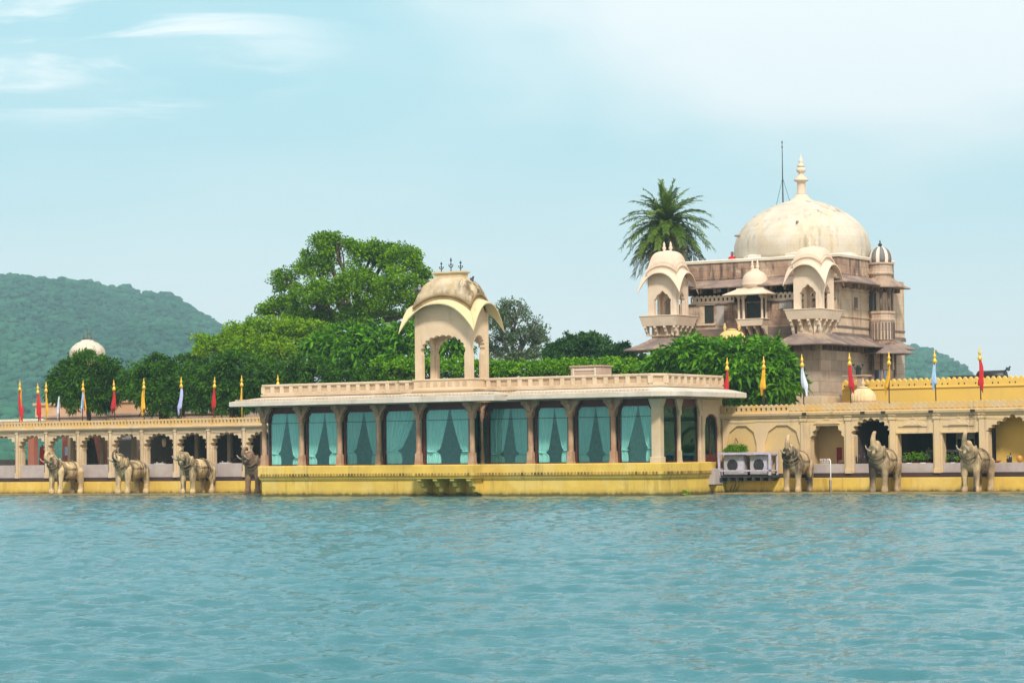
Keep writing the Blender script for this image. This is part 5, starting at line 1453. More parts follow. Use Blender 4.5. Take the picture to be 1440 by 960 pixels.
b.lathe(ou, ov_, [(orad(a), oz(y)) for a, y in prd], 72, True, 0, 16, 0.05); od = tb(b, 'oriel_dome', 'stripe_dome')
b = MB()
for i in range(0, 16, 2):
    for q in range(1):
        a0 = (i)*2*math.pi/16; aa = [a0+0.04, a0+0.20, a0+0.35]
        v = []
        for (r_, y) in prd:
            for a_ in aa: v.append((ou+orad(r_)*1.035*math.cos(a_), ov_+orad(r_)*1.035*math.sin(a_), oz(y)+0.01))
        f = [(j*3+k, j*3+k+1, (j+1)*3+k+1, (j+1)*3+k) for j in range(len(prd)-1) for k in range(2)]
        b.add(v, f, True)
tb(b, 'white_rib', 'white_trim', 0, od)
b = MB(); z = oz(347.5); b.lathe(ou, ov_, [(0.14, z-0.05), (0.06, z+0.03), (0.13, z+0.12), (0.10, z+0.2), (0.03, z+0.26), (0.05, z+0.32), (0.01, z+0.42)], 10); tb(b, 'finial', 'metal_dark', 0, od)
# small slit window and lower-wall details on the side face
b = MB(); va_, _ = side(1201, 425, tu1); vb2, _ = side(1206, 425, tu1); b.box(tu1+0.002, tu1+0.012, va_, vb2, side(1203, 433, tu1)[1], side(1203, 418, tu1)[1]); tb(b, 'slit_window', 'tower_dark')
b = MB(); b.box(tu1-0.01, tu1+0.10, va_-0.05, vb2+0.05, side(1203, 435.5, tu1)[1], side(1203, 433.5, tu1)[1]); tb(b, 'sill', 'tower_pale')
b = MB(); va_ = side(1228, 520, tu1+0.0)[0]; vb2 = side(1234, 520, tu1)[0]; b.box(tu1+0.002, tu1+0.02, va_, vb2, 0.9, side(1230, 506, tu1)[1]); tb(b, 'doorway', 'maroon')
b = MB(); vb3 = side(1246, 520, tu1)[0]; b.box(tu1+0.002, tu1+0.02, vb2+0.1, vb3, 0.9, side(1230, 503, tu1)[1]); tb(b, 'window', 'cloth_blue')

# ================================================================== TREES
def leaf_mesh(name, centres, size, shape='oval', up=0.35, seed=0, outward=None, fold=0.25):
    """one small folded leaf blade at every centre; shape: 'oval' (4-gon) or 'long' (two quads, drooping)"""
    g = np.random.default_rng(seed)
    n = len(centres); C_ = np.asarray(centres)
    # blade direction and normal
    d = g.normal(size=(n, 3))
    if outward is not None: d += outward*1.3
    d /= np.linalg.norm(d, axis=1)[:, None]
    nn = g.normal(size=(n, 3)); nn[:, 2] += up*3
    nn -= d*np.sum(nn*d, 1)[:, None]; nn /= np.linalg.norm(nn, axis=1)[:, None]
    s = np.cross(d, nn)
    L = (size*g.uniform(0.65, 1.25, n))[:, None]
    if shape == 'oval':
        W = L*0.30
        V = np.stack([C_-d*L*0.5, C_+s*W+nn*W*fold, C_+d*L*0.5, C_-s*W+nn*W*fold], 1).reshape(-1, 3)
        F = np.arange(n*4).reshape(-1, 4)
    else:
        W = L*0.17
        dr = np.zeros_like(d); dr[:, 2] = -1
        tip = C_+d*L+dr*L*0.25
        mid = C_+d*L*0.5
        V = np.stack([C_-s*W*0.3, C_+s*W*0.3, mid+s*W, mid-s*W, tip+s*W*0.1, tip-s*W*0.1], 1).reshape(-1, 3)
        b = np.arange(n)[:, None]*6
        F = np.concatenate([b+np.array([[0, 1, 2, 3]]), b+np.array([[3, 2, 4, 5]])], 1).reshape(-1, 4)
    me = bpy.data.meshes.new(name)
    me.vertices.add(len(V)); me.vertices.foreach_set('co', V.astype(np.float32).ravel())
    F = F.astype(np.int32)
    me.loops.add(F.size); me.loops.foreach_set('vertex_index', F.ravel())
    me.polygons.add(len(F)); me.polygons.foreach_set('loop_start', np.arange(0, F.size, 4, dtype=np.int32))
    me.update(calc_edges=True)
    return me
def crown_points(lobes, per, clump_r, leaves, seed, shell=0.30, gap=0.0, flat=0.75, hemi=-0.5):
    """lobes: (centre, radii). Each lobe carries 'per' clumps near its surface, each clump 'leaves' leaf centres"""
    g = np.random.default_rng(seed); P_ = []; O_ = []
    for c, r_ in lobes:
        c = np.array(c); r_ = np.array(r_); m = int(per*(r_[0]*r_[2]+r_[1]*r_[2]+r_[0]*r_[1])/3)
        m = max(m, 4)
        d = g.normal(size=(m*2, 3)); d /= np.linalg.norm(d, axis=1)[:, None]
        d = d[d[:, 2] > hemi][:m]
        if gap: d = d[g.uniform(size=len(d)) > gap]
        t = 1-np.abs(g.normal(0, shell, len(d)))
        cc = c+d*r_*t[:, None]*1.0
        k = max(3, int(leaves))
        for q, dd in zip(cc, d):
            rr_ = clump_r*g.uniform(0.6, 1.25)
            e = g.normal(size=(k, 3)); e /= np.linalg.norm(e, axis=1)[:, None]
            e *= (g.uniform(size=k)**0.4)[:, None]*rr_
            e[:, 2] *= flat
            P_.append(q+e); O_.append(e/rr_*0.8+dd*0.5)
    return np.concatenate(P_), np.concatenate(O_)
def tree(name, label, lobes, trunk, mat, leaf, per=9, clump=0.35, leaves=26, seed=1, shape='oval', bark='bark', tr=0.18, shell=0.28, gap=0, group=None, cat='tree', up=0.35, flat=0.75, twigs=0, hemi=-0.5, multi=1):
    base = Vector(trunk)
    o = empty(name, base, 0, label, cat, group)
    lobes_l = [((c[0]-base.x, c[1]-base.y, c[2]-base.z), r_) for c, r_ in lobes]
    pts, out = crown_points(lobes_l, per, clump, leaves, seed, shell, gap, flat, hemi)
    me = leaf_mesh('crown', pts, leaf, shape, up, seed, out)
    me.materials.append(M[mat])
    c = bpy.data.objects.new('crown', me); col.objects.link(c); c.parent = o
    # trunk, limbs to each lobe
    b = MB(); g = random.Random(seed)
    cen = Vector((sum(c[0] for c, _ in lobes_l)/len(lobes_l), sum(c[1] for c, _ in lobes_l)/len(lobes_l), min(c[2]-r_[2]*0.7 for c, r_ in lobes_l)))
    zf_ = max(cen.z, 0.8)
    forks = []
    for k in range(multi):
        bx0 = Vector((g.uniform(-.3, .3)*(multi > 1), g.uniform(-.3, .3)*(multi > 1), 0))
        tp = Vector((cen.x*0.6+g.uniform(-.5, .5)*(multi > 1), cen.y*0.5, zf_))
        path = [bx0, bx0.lerp(tp, .35)+Vector((g.uniform(-.12, .12), 0, 0)), bx0.lerp(tp, .7)+Vector((g.uniform(-.15, .15), 0, 0)), tp]
        b.tube(path, [tr*1.25, tr, tr*0.9, tr*0.8], 8); forks.append(tp)
    for i, (c_, r_) in enumerate(lobes_l):
        e = Vector(c_); f0 = forks[i % multi]
        m1 = f0.lerp(e, 0.5)+Vector((g.uniform(-.2, .2), g.uniform(-.2, .2), g.uniform(0, .3)))
        b.tube([f0, m1, e], [tr*0.62, tr*0.45, tr*0.22], 6)
        for k in range(5+twigs):
            a = g.uniform(0, 6.28); el = g.uniform(-0.3, 1.2)
            t_ = e+Vector((math.cos(a)*math.cos(el)*r_[0], math.sin(a)*math.cos(el)*r_[1], math.sin(el)*r_[2]))*0.88
            s_ = m1.lerp(e, g.uniform(0.1, 1)); mm = s_.lerp(t_, 0.5)+Vector((g.uniform(-.15, .15),)*3)
            b.tube([s_, mm, t_], [tr*0.22, tr*0.14, tr*0.05], 5)
    b.build('trunk', M[bark], o, fix=False)
    return o
def lobe(px, py, v, rx_px, rz_px, ry=None):
    u, z = at(px, py, v); s = scl(px, v); rx = rx_px/s; rz = rz_px/s
    return ((u, v, z), (rx, ry if ry else rx*0.85, rz))
GZ = 0.80
def ground_at(px, v): return (U(px, 600, v), v, GZ)

# the big round-headed tree at the back
v = 147
tree('broadleaf_tree', 'tallest broad round-headed green tree, left of the pavilion kiosk',
     [lobe(402, 400, v, 20, 24), lobe(440, 378, v, 28, 26), lobe(474, 350, v+1, 32, 22), lobe(520, 362, v, 32, 22), lobe(566, 372, v, 34, 24), lobe(392, 432, v, 26, 18), lobe(445, 420, v-2, 38, 30),
      lobe(500, 405, v-2.5, 40, 32), lobe(560, 415, v-2, 40, 34), lobe(595, 400, v, 16, 24), lobe(430, 450, v-1, 42, 18), lobe(520, 445, v-1, 50, 20), lobe(376, 440, v, 12, 10), lobe(592, 440, v-1, 24, 24), lobe(455, 338, v+1, 18, 9), lobe(548, 352, v+1, 22, 9)],
     ground_at(500, v), 'leaf_mid', 0.20, per=26, clump=0.60, leaves=85, seed=3, tr=0.36, shell=0.28, gap=0.08)
v = 142
tree('broadleaf_tree', 'bright yellow-green feathery tree below and left of the tallest tree',
     [lobe(300, 490, v, 26, 18), lobe(335, 478, v, 30, 22), lobe(372, 470, v, 34, 24), lobe(410, 472, v, 30, 24), lobe(440, 470, v, 22, 20), lobe(350, 495, v-1, 40, 22), lobe(400, 500, v-1, 40, 20), lobe(282, 478, v, 10, 7), lobe(462, 478, v, 16, 14)],
     ground_at(360, v), 'leaf_yellow', 0.20, per=36, clump=0.52, leaves=75, seed=5, tr=0.25, shell=0.22)
v = 129.5
tree('frangipani_tree', 'long-leaved dark green frangipani tree left of the pavilion kiosk',
     [lobe(452, 490, v, 28, 22), lobe(490, 478, v, 34, 24), lobe(530, 482, v, 36, 26), lobe(570, 480, v, 28, 26), lobe(470, 510, v-1, 34, 20), lobe(520, 512, v-1, 38, 22), lobe(565, 508, v-1, 30, 22), lobe(590, 470, v+1, 16, 24), lobe(632, 492, v+2, 30, 20)],
     ground_at(520, v), 'leaf_glossy', 0.50, per=34, clump=0.45, leaves=20, seed=6, shape='long', tr=0.16, shell=0.25, up=0.6, multi=3)
# hedge-like crowns behind the pavilion roof
v = 127
tree('hedge', 'bright green leafy hedge behind the roof parapet right of the kiosk',
     [lobe(p, 521, v, 20, 15, 1.0) for p in range(676, 790, 17)] + [lobe(p, 541, v+.3, 30, 14, 1.0) for p in range(690, 900, 32)] + [lobe(p, 519, v+.5, 18, 15, 1.0) for p in range(790, 905, 17)], ground_at(780, v), 'leaf_bright', 0.19, per=60, clump=0.28, leaves=22, seed=8, tr=0.12, shell=0.2, cat='hedge')
tree('hedge', 'bright green leafy hedge behind and left of the kiosk',
     [lobe(p, 518+3*math.sin(p), v, 17, 14, 1.0) for p in range(540, 665, 15)] + [lobe(p, 540, v+.3, 28, 14, 1.0) for p in range(545, 665, 28)], ground_at(600, v), 'leaf_bright', 0.19, per=60, clump=0.28, leaves=22, seed=9, tr=0.12, shell=0.2, cat='hedge')
# dark clipped trees along the left arcade
v = 127.2
def clipped(label, lobes, px, seed):
    return tree('clipped_tree', label, lobes, ground_at(px, v), 'leaf_dark', 0.27, per=50, clump=0.42, leaves=55, seed=seed, shape='long', tr=0.15, shell=0.16, multi=3, up=0.5, hemi=-0.9, group='dark clipped trees over the left arcade')
clipped('dark dome-shaped clipped tree, leftmost, below the distant pale dome', [lobe(98, 536, v, 30, 28), lobe(122, 528, v, 36, 34), lobe(150, 536, v, 28, 30), lobe(86, 552, v, 20, 18), lobe(125, 556, v, 42, 24)], 133, 21)
clipped('dark clipped tree above the third arch, second from the left', [lobe(196, 537, v, 28, 27), lobe(222, 532, v, 34, 31), lobe(250, 536, v, 30, 29), lobe(232, 558, v, 42, 26), lobe(275, 548, v, 22, 26)], 232, 22)
clipped('dark clipped tree beside the pavilion roof, third from the left', [lobe(300, 532, v, 30, 28), lobe(332, 526, v, 36, 32), lobe(368, 532, v, 32, 28), lobe(330, 552, v, 48, 30), lobe(290, 556, v, 24, 24), lobe(392, 545, v, 28, 26)], 330, 23)
clipped('dark clipped tree low behind the left end of the pavilion parapet', [lobe(415, 528, v, 28, 24), lobe(448, 530, v, 28, 22), lobe(480, 533, v, 26, 18), lobe(510, 535, v, 24, 16)], 440, 24)
v = 150
tree('shrub', 'small dark shrub crown between the hill and the yellow-green tree', [lobe(262, 504, v, 14, 8), lobe(282, 501, v, 12, 10), lobe(275, 515, v, 25, 12)], ground_at(270, v), 'leaf_dark', 0.24, per=60, clump=0.3, leaves=22, seed=31, tr=0.05, cat='shrub')
# trees behind, right of the kiosk
v = 168
tree('sparse_tree', 'open grey-green tree with visible branches right of the kiosk',
     [lobe(700, 450, v, 22, 24), lobe(725, 445, v, 26, 24), lobe(748, 462, v, 22, 20), lobe(760, 478, v, 14, 14), lobe(706, 475, v, 26, 20), lobe(735, 480, v, 24, 18), lobe(690, 490, v, 14, 18), lobe(712, 428, v, 14, 8), lobe(700, 500, v, 22, 16), lobe(730, 502, v, 24, 14), lobe(757, 498, v, 18, 14)],
     ground_at(716, v), 'leaf_grey', 0.20, per=30, clump=0.46, leaves=27, seed=12, tr=0.28, shell=0.35, gap=0.2, bark='bark_grey', twigs=10)
v = 160
tree('broadleaf_tree', 'deep green tree behind the hedge, midway between kiosk and tower', [lobe(788, 494, v, 26, 16), lobe(812, 485, v, 28, 18), lobe(836, 486, v, 24, 18), lobe(800, 505, v, 40, 18), lobe(850, 500, v, 22, 18)], ground_at(815, v), 'leaf_far', 0.24, per=50, clump=0.4, leaves=36, seed=13, tr=0.2)
tree('broadleaf_tree', 'deep green tree touching the left edge of the tower', [lobe(868, 498, v-2, 20, 14), lobe(890, 506, v-2, 22, 18), lobe(880, 515, v-2, 32, 16), lobe(878, 489, v-2, 10, 6)], ground_at(880, v-2), 'leaf_far', 0.24, per=50, clump=0.4, leaves=36, seed=14, tr=0.2)
# tree between the pavilion and the tower
v = 127.6
tree('frangipani_tree', 'large long-leaved green tree in front of the tower, right of the pavilion roof',
     [lobe(945, 512, v, 28, 20, 1.8), lobe(975, 498, v, 30, 22, 1.8), lobe(1010, 500, v, 32, 20, 2.0), lobe(1045, 498, v, 32, 20, 2.0), lobe(1078, 500, v, 26, 24, 1.8), lobe(1095, 526, v, 26, 22, 1.6), lobe(1000, 520, v-.5, 44, 24, 2.0), lobe(1050, 522, v-.5, 44, 28, 2.0), lobe(1085, 550, v, 26, 24, 1.5), lobe(1040, 552, v, 50, 24, 1.6), lobe(925, 520, v, 16, 12, 1.4), lobe(1108, 540, v, 14, 14, 1.4)],
     ground_at(1035, v), 'leaf_glossy', 0.50, per=34, clump=0.42, leaves=20, seed=15, shape='long', tr=0.18, shell=0.24, up=0.6, multi=3)
# shrub on the equipment cage
v = 121.6
tree('shrub', 'small bright yellow-green shrub on top of the air conditioner cage', [lobe(1028, 632, v, 9, 6, .3), lobe(1042, 631, v, 8, 5, .3), lobe(1035, 634, v, 14, 5, .3)], (U(1035, 600, v), v, Z(1035, 637, v)), 'leaf_yellow', 0.13, per=600, clump=0.12, leaves=18, seed=17, tr=0.02, cat='shrub', shape='long')

# ---- palm
def palm():
    v = 150; u, z = at(937, 312, v); s = scl(937, v)
    o = empty('palm_tree', (u, v, GZ), 0, 'tall feathery date palm behind the left tower kiosk', 'palm')
    H = z-GZ; g = random.Random(5)
    b = MB(); pr = []
    for i in range(60):
        t = i/59; pr.append((0.24+0.03*(i % 2)+(0.08 if t > 0.9 else 0), H*t-0.1))
    b.lathe(0, 0, pr, 12, True); b.build('trunk', M['bark'], o)
    Rr = 68/s
    def frond(az, el, L, bend, mat, seed):
        g2 = random.Random(seed); b = MB(); n = 22; p = Vector((0, 0, H)); d = Vector((math.cos(az)*math.cos(el), math.sin(az)*math.cos(el), math.sin(el)))
        pts = []; st = L/n
        for i in range(n+1):
            pts.append(p.copy()); p = p+d*st
            d = (d+Vector((0, 0, -bend*(0.4+1.2*i/n)/n))).normalized()
        b.tube(pts, [0.035*(1-i/(n+2))+0.006 for i in range(n+1)], 5)
        side_ = Vector((-math.sin(az), math.cos(az), 0))
        for i in range(3, 37):
            t = i/36; k = min(n-1, int(t*n)); f = t*n-k; q = pts[k].lerp(pts[k+1], f); tn = (pts[k+1]-pts[k]).normalized(); upv = side_.cross(tn).normalized()
            if upv.z < 0: upv = -upv
            ll = 0.72*max(0.5, math.sin(min(1, t*1.0+0.12)*math.pi)**0.5)*g2.uniform(0.8, 1.15)*(L/3.2)
            for sg in (-1, 1):
                dd = (side_*sg*0.95+tn*0.9+upv*g2.uniform(-0.1, 0.45)).normalized(); wv = tn.cross(dd).cross(dd).normalized()*0.040
                m_ = q+dd*ll*0.55; e = q+dd*ll+Vector((0, 0, -ll*g2.uniform(.15, .4)))
                b.add([q-wv*.5, q+wv*.5, m_+wv, m_-wv, e], [(0, 1, 2, 3), (3, 2, 4)])
        b.build('frond', M[mat], o, fix=False)
    n = 70
    for i in range(n):
        az = i*2.39996; t = (i+0.5)/n
        el = 1.42-2.55*t**0.85
        L = Rr*(0.84+0.42*t)*g.uniform(0.93, 1.10)
        frond(az+g.uniform(-.1, .1), el+g.uniform(-.08, .08), L, 1.15 if t < .6 else 0.95, 'palm' if t < 0.72 else 'palm_old', i)
palm()

# ================================================================== ELEPHANTS
def elephant_meshes(up=False):
    b = MB()
    # barrel, rump, shoulders
    b.sphere((0, 0.15, 1.42), (0.56, 1.00, 0.58), 24, 16); b.sphere((0, 0.72, 1.46), (0.54, 0.62, 0.58), 24, 16)
    b.sphere((0, -0.52, 1.50), (0.55, 0.55, 0.62), 24, 16); b.sphere((0, 0.1, 1.75), (0.34, 0.85, 0.30), 20, 12)
    for sx in (-1, 1):
        b.chain([(sx*0.34, -0.70, 1.45), (sx*0.36, -0.76, 1.0), (sx*0.36, -0.78, 0.55), (sx*0.36, -0.79, 0.18)], [0.27, 0.21, 0.165, 0.17])
        b.chain([(sx*0.36, -0.80, 0.16), (sx*0.36, -0.83, 0.09)], [0.19, 0.20])
        b.chain([(sx*0.34, 0.95, 1.35), (sx*0.37, 1.00, 0.98), (sx*0.37, 1.10, 0.60), (sx*0.37, 1.05, 0.18)], [0.33, 0.25, 0.175, 0.17])
        b.chain([(sx*0.37, 1.04, 0.16), (sx*0.37, 1.01, 0.09)], [0.19, 0.20])
        # ears laid back along the neck
        b.sphere((sx*0.40, -0.88, 1.92), (0.10, 0.26, 0.34), 16, 12, Matrix.Rotation(sx*0.35, 3, 'Z') @ Matrix.Rotation(-0.5, 3, 'X'))
        b.sphere((sx*0.20, -1.30, 2.22), (0.07, 0.10, 0.08), 10, 8)
    b.chain([(0, -0.75, 1.75), (0, -1.02, 1.98)], [0.46, 0.38])
    b.sphere((0, -1.16, 2.08), (0.33, 0.36, 0.34), 20, 14); b.sphere((0, -1.02, 2.30), (0.24, 0.22, 0.18), 16, 12)
    b.chain([(0, -1.18, 1.85), (0, -1.38, 1.80), (0, -1.50, 1.86)], [0.19, 0.13, 0.08])       # lower jaw
    if up: b.chain([(0, -1.30, 2.10), (0, -1.46, 2.26), (0, -1.50, 2.48), (0, -1.44, 2.68), (0, -1.34, 2.82), (0.02, -1.24, 2.86)], [0.21, 0.175, 0.15, 0.125, 0.10, 0.08], 0.2)
    else: b.chain([(0, -1.32, 2.08), (0, -1.54, 2.14), (0, -1.68, 2.28), (0, -1.68, 2.46), (0, -1.56, 2.60), (0, -1.40, 2.64), (0, -1.30, 2.56)], [0.20, 0.165, 0.14, 0.125, 0.11, 0.095, 0.08], 0.2)
    b.chain([(0, 1.28, 1.60), (0, 1.36, 1.2), (0.05, 1.33, 0.75), (0.05, 1.30, 0.62)], [0.07, 0.05, 0.04, 0.07], 0.35)
    body = remeshed(b, 0.035, 'body', 3)
    t = MB()
    tusks = []
    for sx in (-1, 1):
        t = MB(); t.tube([(sx*0.17, -1.36, 1.98), (sx*0.24, -1.60, 2.00), (sx*0.28, -1.80, 2.10), (sx*0.27, -1.94, 2.24)], [0.062, 0.055, 0.042, 0.02], 8); tusks.append(t.mesh('tusk'))
    h = MB()
    def ring(c, rx, rz, tilt=0, r_=0.022):
        pts = []
        for i in range(29):
            a = 2*math.pi*i/28; p = Vector((rx*math.cos(a), 0, rz*math.sin(a))); p = Matrix.Rotation(tilt, 3, 'X') @ p; pts.append(Vector(c)+p)
        h.tube(pts, r_, 6)
    ring((0, -0.60, 1.52), 0.575, 0.655, 0.15, 0.03); ring((0, 0.55, 1.46), 0.575, 0.62, 0, 0.025); ring((0, -0.94, 1.88), 0.435, 0.44, -0.75, 0.035); ring((0, -0.86, 1.78), 0.50, 0.48, -0.6, 0.022)
    h.tube([(-0.55, -0.55, 1.62), (-0.6, 0.0, 1.56), (-0.56, 0.55, 1.58)], 0.022, 6); h.tube([(0.55, -0.55, 1.62), (0.6, 0.0, 1.56), (0.56, 0.55, 1.58)], 0.022, 6)
    h.sphere((0, -1.28, 1.62), (0.08, 0.05, 0.09)); 
    return body, tusks, h.mesh('harness')
EB, ET, EH = elephant_meshes()
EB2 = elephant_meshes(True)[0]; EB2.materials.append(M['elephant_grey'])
EB.materials.append(M['elephant'])
for t in ET: t.materials.append(M['tusk'])
EH.materials.append(M['harness'])
pl = MB(); pl.box(-0.75, 0.75, -1.25, 1.45, -0.12, 0.0); PLM = pl.mesh('plinth'); PLM.materials.append(M['wet_stone'])
def elephant(px, v, label, group, dark=False, sc=1.0, rz=0.0):
    u = U(px, 660, v)
    o = empty('elephant_statue', (u, v, 0.12), rz, label, 'elephant statue', group, sc)
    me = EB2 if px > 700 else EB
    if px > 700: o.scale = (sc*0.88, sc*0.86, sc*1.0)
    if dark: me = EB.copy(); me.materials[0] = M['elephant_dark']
    for n, m in (('body', me), ('tusk', ET[0]), ('tusk', ET[1]), ('harness', EH), ('plinth', PLM)):
        c = bpy.data.objects.new(n, m); col.objects.link(c); c.parent = o
    return o
GL, GR_ = 'stone elephants along the left arcade', 'stone elephants along the right arcade'
ve = VA-1.45
elephant(91, ve, 'leftmost pale stone elephant statue with raised trunk, in the water before the second arch', GL, sc=0.97, rz=-0.05)
elephant(184, ve, 'second pale stone elephant statue from the left, raised trunk and white tusk', GL, sc=0.98, rz=0.04)
elephant(276, ve, 'third pale stone elephant statue from the left, raised trunk, cracked flank', GL, sc=1.0)
elephant(367, ve, 'dark brown stone elephant statue half hidden behind the left end of the pavilion', GL, True, sc=1.0)
elephant(1121, ve, 'pale stone elephant statue beside the air conditioner cage, dark face and raised trunk', GR_, sc=1.02, rz=0.07)
elephant(1243, ve, 'middle stone elephant statue of the right arcade, in front of the scalloped arch', GR_, sc=1.05, rz=0.02)
elephant(1373, ve, 'rightmost yellowish stone elephant statue with both tusks showing', GR_, sc=1.03, rz=-0.06)

# ================================================================== FLAGS
def flag(px, ptop, pcl0, pcl1, colour, label, v=VA+0.30, pole='pole', wide=1.0, cloth=True, pbot=None, extra=None, group='flags on the arcade roofs', fin=True):
    s = scl(px, v); zt_ = Z(px, ptop, v); u = U(px, (ptop+pcl1)/2, v)
    zb_ = z_pb if px < 400 else y_pb
    if pbot: zb_ = pbot
    o = empty('flag', (u, v, zb_), 0, label, 'flag', group); o.rotation_euler = (0, math.sin(px*1.7)*0.03, 0)
    b = MB(); H = zt_-zb_
    b.tube([(0, 0, -0.1), (0, 0, H-0.25)], 0.032, 8); b.build('pole', M[pole], o)
    if fin:
        b = MB(); f = 0.95
        b.lathe(0, 0, [(a*f, H-0.72+c*f) for a, c in [(0.05, 0), (0.10, .03), (0.12, .10), (0.11, .18), (.05, .26), (.045, .30), (0.085, .36), (0.08, .44), (.04, .52), (.03, .62), (.012, .74)]], 14)
        b.build('finial', M['gold'], o)
    if cloth:
        z0, z1 = Z(px, pcl0, v)-zb_, Z(px, pcl1, v)-zb_; L = z0-z1
        def drape(c, wmul, off, mat, seed):
            b = MB(); g = random.Random(seed); vv = []; n, m = 22, 20; ph = g.uniform(0, 6); lean = g.uniform(0.04, .14)*g.choice((-1, 1)); crook = g.uniform(-.05, .05)
            for j in range(n+1):
                t = j/n; wd = wmul*(0.09+0.26*t**0.8)*(1 if t < .82 else 1-0.55*(t-.82)/.18)*(1+0.12*math.sin(7*t+ph))
                for i in range(m):
                    a = 2*math.pi*i/m; r_ = wd*0.5*(1+0.30*math.sin(3*a+ph+3*t))
                    jag = 0.16*L*math.cos(a)*(1 if lean > 0 else -1) if j >= n-1 else 0
                    vv.append((off+lean*t+crook*math.sin(5*t)+r_*math.cos(a), r_*0.6*math.sin(a), z0-t*L-jag))
            f = [(j*m+i, j*m+(i+1) % m, (j+1)*m+(i+1) % m, (j+1)*m+i) for j in range(n) for i in range(m)]
            b.add(vv, f, True); b.build('cloth', M['cloth_'+mat], o, fix=False)
        drape(0, wide, 0.0, colour, int(px))
        if extra: drape(0, wide*0.6, 0.12, extra, int(px)+1)
    return o
flag(27.5, 534, 548, 588, 'red', 'furled dark red flag with an orange fold on a gold-tipped pole, leftmost of all', extra='orange')
flag(54.5, 538, 553, 587, 'red', 'furled red flag on a gold-tipped pole, second from the left, beside the yellow pole', wide=1.15)
flag(64.5, 536, 550, 582, 'saffron', 'furled yellow flag on a yellow pole, third from the left', pole='pole_yellow', wide=0.6)
flag(84, 556, 557, 585, 'white', 'short white furled flag without gold tip, between the yellow and the blue flags', wide=0.75, fin=False)
flag(115.5, 534, 546, 578, 'blue', 'narrow pale blue furled flag with an orange streak, below the distant dome', pole='pole', wide=0.6, extra='orange')
flag(161.5, 533, 547, 579, 'red', 'furled bright red flag between the two leftmost clipped trees')
flag(203, 531, 546, 579, 'saffron', 'furled saffron flag before the second clipped tree')
flag(255, 529, 544, 578, 'lavender', 'furled pale lavender flag before the second clipped tree, right of the saffron one', wide=0.95)
flag(300.5, 529, 543, 577, 'red', 'furled crimson flag just left of the pavilion eave', wide=0.85)
flag(340, 527, 540, 568, 'saffron', 'yellow pole with tightly furled yellow flag rising behind the left pavilion eave', wide=0.42, pole='pole_yellow')
flag(391.5, 526, 540, 560, 'saffron', 'gold-tipped yellow pole peeping over the left end of the pavilion parapet', wide=0.35, pole='pole_yellow', v=VA+2.0)
flag(1021.5, 502, 517, 556, 'red', 'furled red flag rising behind the right end of the pavilion eave', wide=0.85)
flag(1073.5, 500, 515, 551, 'saffron', 'furled saffron flag before the leafy tree by the tower')
flag(1130, 497, 512, 551, 'white', 'furled white flag before the tower corner', wide=0.95)
flag(1196, 495, 511, 549, 'red', 'furled red flag next to the small ribbed dome', wide=0.95)
flag(1249.5, 494, 510, 550, 'saffron', 'straight yellow flag before the tower bay, left end of the yellow wall', wide=0.75)
flag(1315.5, 491, 508, 544, 'blue', 'furled pale blue flag before the yellow wall', wide=0.85)
flag(1378.5, 487, 505, 546, 'red', 'furled dark red flag before the yellow wall, rightmost of all', wide=0.95)

# ================================================================== EQUIPMENT ON THE ARCADE FRONT
vr_ = VA-0.95
r0, r1 = U(1009.5, 652, vr_), U(1083.5, 652, vr_); rz0, rz1 = Z(1045, 668, vr_), Z(1045, 636.5, vr_)
cg = empty('equipment_cage', ((r0+r1)/2, vr_, rz0), 0, 'pale metal cage bracketed on the arcade front, holding two air conditioners', 'cage')
ce = -Vector(cg.location)
def rk(b, name, mat, bev=0.0): o = b.build(name, M[mat], cg, bevel=bev); o.location = ce; return o
t = 0.10
b = MB()
for (x0, x1, y0, y1, a, c) in ((r0, r1, vr_, vr_+t, rz1-t, rz1), (r0, r1, vr_, vr_+t, rz0+0.20, rz0+0.20+t*0.8), (r0, r0+t, vr_, vr_+t, rz0, rz1-t), (r1-t*1.3, r1, vr_, vr_+t, rz0, rz1-t),
                               (r0, r0+t, vr_+0.85, vr_+0.93, rz0, rz1-t), (r1-t, r1, vr_+0.85, vr_+0.93, rz0, rz1-t), (r1-t, r1-0.001, vr_+t, vr_+0.85, rz1-t, rz1-0.001), (r1-t, r1-0.001, vr_+t, vr_+0.85, rz0+0.2, rz0+0.27), (r0, r0+t, vr_+t, vr_+0.85, rz1-t, rz1-0.001)):
    b.box(x0, x1, y0, y1, a, c)
b.box(r0, r1, vr_+0.01, vr_+0.93, rz1, rz1+0.03)
rk(b, 'frame', 'rack', 0.008)
b = MB(); b.box(r0-0.05, r1+0.15, vr_+0.2, vr_+0.95, rz0-0.12, rz0-0.01)
for i in range(7): x = r0+0.1+(r1-r0-0.2)*i/6; b.box(x-0.03, x+0.03, vr_+0.02, vr_+0.95, rz0-0.30, rz0-0.12)
rk(b, 'shelf', 'grille')
b = MB()
for dx in (0.55, 0.75, 0.95): b.tube([(r0+dx, vr_+0.5, rz0-0.1), (r0+dx+0.1, vr_+0.35, rz0-0.5), (r0+dx-0.1, vr_+0.5, 0.2)], 0.025, 6)
rk(b, 'cable', 'pole')
